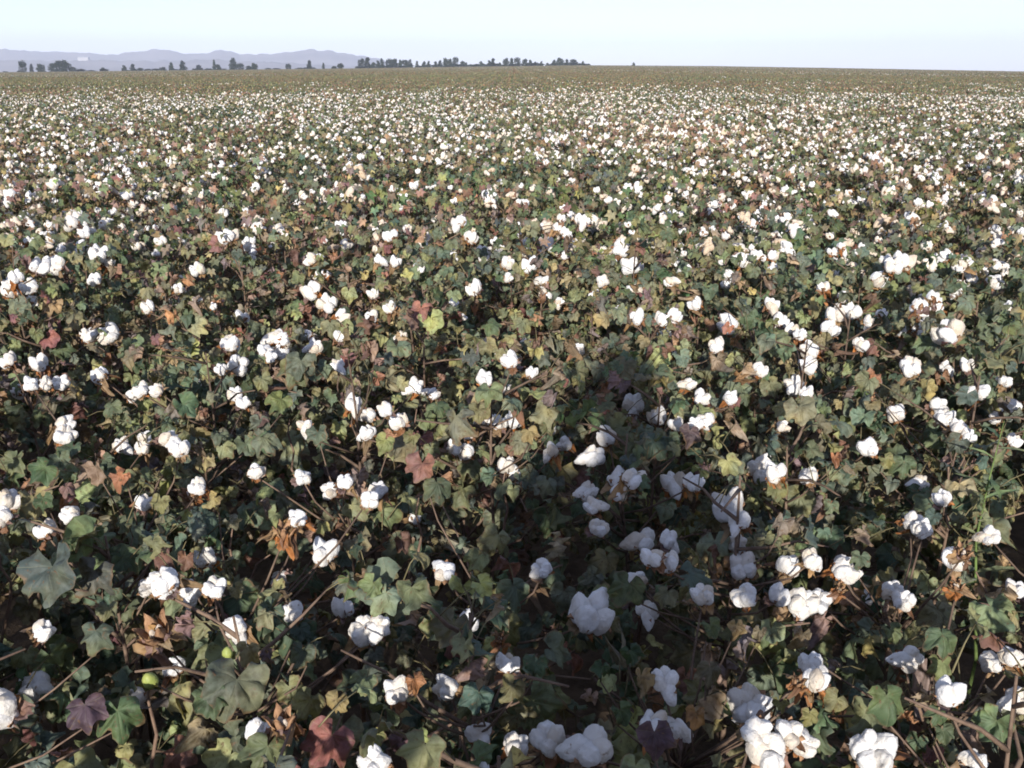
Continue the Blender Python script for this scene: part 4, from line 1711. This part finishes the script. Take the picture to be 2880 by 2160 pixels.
# ------------------------------------------------------------------ the photographer, whose shadow falls on the crop
J = {  # joint: position, radius
    'pelvis': ((0, -.38, .98), .145), 'belly': ((0, -.37, 1.12), .135), 'chest': ((0, -.36, 1.30), .155), 'neck0': ((0, -.35, 1.46), .07), 'neck': ((0, -.33, 1.52), .055),
    'head': ((0, -.29, 1.60), .085), 'crown': ((0, -.29, 1.70), .075),
    'hipL': ((-.10, -.38, .92), .095), 'kneeL': ((-.13, -.36, .50), .062), 'ankL': ((-.15, -.40, .09), .045), 'toeL': ((-.17, -.24, .04), .035),
    'hipR': ((.10, -.38, .92), .095), 'kneeR': ((.13, -.36, .50), .062), 'ankR': ((.15, -.40, .09), .045), 'toeR': ((.17, -.24, .04), .035),
    'shL': ((-.19, -.36, 1.41), .062), 'elL': ((-.27, -.22, 1.24), .046), 'wrL': ((-.11, -.13, 1.47), .030), 'haL': ((-.085, -.125, 1.535), .030),
    'shR': ((.19, -.36, 1.41), .062), 'elR': ((.27, -.22, 1.24), .046), 'wrR': ((.11, -.13, 1.47), .030), 'haR': ((.085, -.125, 1.535), .030),
}
E = [('pelvis', 'belly'), ('belly', 'chest'), ('chest', 'neck0'), ('neck0', 'neck'), ('neck', 'head'), ('head', 'crown')]
for s in 'LR':
    E += [('pelvis', 'hip' + s), ('hip' + s, 'knee' + s), ('knee' + s, 'ank' + s), ('ank' + s, 'toe' + s), ('chest', 'sh' + s), ('sh' + s, 'el' + s), ('el' + s, 'wr' + s), ('wr' + s, 'ha' + s)]
verts = [J[n][0] for n in J]
rads = [J[n][1] for n in J]
names = list(J)
edges = [(names.index(a), names.index(b)) for a, b in E]
for s, sx in (('L', -1), ('R', 1)):               # five fingers closing round the camera
    h = names.index('ha' + s)
    hx, hy, hz = J['ha' + s][0]
    for f in range(5):
        i0 = len(verts)
        if f == 4:
            chain = [(hx - sx * .02, hy - .02, hz + .0), (hx - sx * .04, hy - .025, hz + .015)]
        else:
            L = (.9, 1.05, 1.0, .8)[f]
            chain = [(hx + sx * .004, hy + .012 + .004 * f, hz + .03 + .016 * (1.5 - f) * .6), (hx - sx * .018 * L, hy + .03, hz + .035 + .016 * (1.5 - f)), (hx - sx * .040 * L, hy + .028, hz + .03 + .016 * (1.5 - f))]
        verts += chain
        rads += [.009] * len(chain)
        edges.append((h, i0))
        edges += [(i0 + q, i0 + q + 1) for q in range(len(chain) - 1)]
pm = bpy.data.meshes.new('person')
pm.from_pydata(verts, edges, [])
person = new_obj('person', pm)
tag(person, 'person in dark jacket and trousers standing in the crop, both hands raised holding a camera', 'person')
sk = person.modifiers.new('skin', 'SKIN')
sk.use_smooth_shade = True
for v, rr in zip(pm.skin_vertices[0].data, rads):
    v.radius = (rr, rr)
pm.skin_vertices[0].data[0].use_root = True
sb = person.modifiers.new('smooth', 'SUBSURF')
sb.levels = sb.render_levels = 1
m, nt, out = mat_new('clothes_and_skin')
tc = N(nt, 'ShaderNodeTexCoord')
sp = N(nt, 'ShaderNodeSeparateXYZ')
nt.links.new(tc.outputs['Object'], sp.inputs[0])
zr = N(nt, 'ShaderNodeMapRange')
zr.inputs['From Max'].default_value = 1.8
nt.links.new(sp.outputs['Z'], zr.inputs['Value'])
cr = ramp(nt, zr.outputs[0], [(0.0, (.03, .03, .03)), (.06, (.05, .06, .10)), (.54, (.06, .08, .07)), (.815, (.45, .28, .20))])
nt.nodes[-1].color_ramp.interpolation = 'CONSTANT'
bs = N(nt, 'ShaderNodeBsdfPrincipled')
bs.inputs['Roughness'].default_value = .85
nt.links.new(cr, bs.inputs['Base Color'])
nt.links.new(bs.outputs[0], out.inputs[0])
pm.materials.append(m)
M_HAIR = plain_noise_material('hair', (.012, .009, .007), (.03, .022, .016), 60)
hv, hf = ICO[3]
keep = [f for f in hf if np.mean(hv[f][:, 2]) > -.15 + .75 * max(0, np.mean(hv[f][:, 1]))]
hm = bpy.data.meshes.new('hair')
hm.from_pydata([tuple(p * np.array([.088, .108, .115]) * (1 + .05 * noise.noise(Vector(p) * 4)) + np.array([0, -.298, 1.645])) for p in hv], [], [tuple(int(q) for q in f) for f in keep])
hm.materials.append(M_HAIR)
new_obj('hair', hm, person)
M_BLACK = plain_noise_material('black_casing', (.015, .015, .016), (.03, .03, .03), 90, .5)
dev = new_obj('camera_device', None, M=Matrix.Translation((0, -.12, 1.575)))
tag(dev, 'small black camera held up in front of the face by a standing person', 'camera')
new_obj('casing', box_mesh('casing', -.055, .055, -.018, .018, -.034, .034, M_BLACK), dev)
mb = MB()
mb.tube([(0, .0185, 0), (0, .03, 0), (0, .045, 0)], [.026, .026, .023], 20)
new_obj('lens', mb.build('lens', [M_BLACK]), dev)

# ------------------------------------------------------------------ hazy air
HB = 6400
hz = new_obj('haze', box_mesh('haze', -HB, HB, -HB, HB, -6, 170, None))
tag(hz, kind='stuff')
m, nt, out = mat_new('haze')
pv = N(nt, 'ShaderNodeVolumePrincipled')
pv.inputs['Color'].default_value = (.80, .86, 1.0, 1)
pv.inputs['Density'].default_value = 0.00026
pv.inputs['Anisotropy'].default_value = 0.0
nt.links.new(pv.outputs[0], out.inputs['Volume'])
hz.data.materials.clear()
hz.data.materials.append(m)
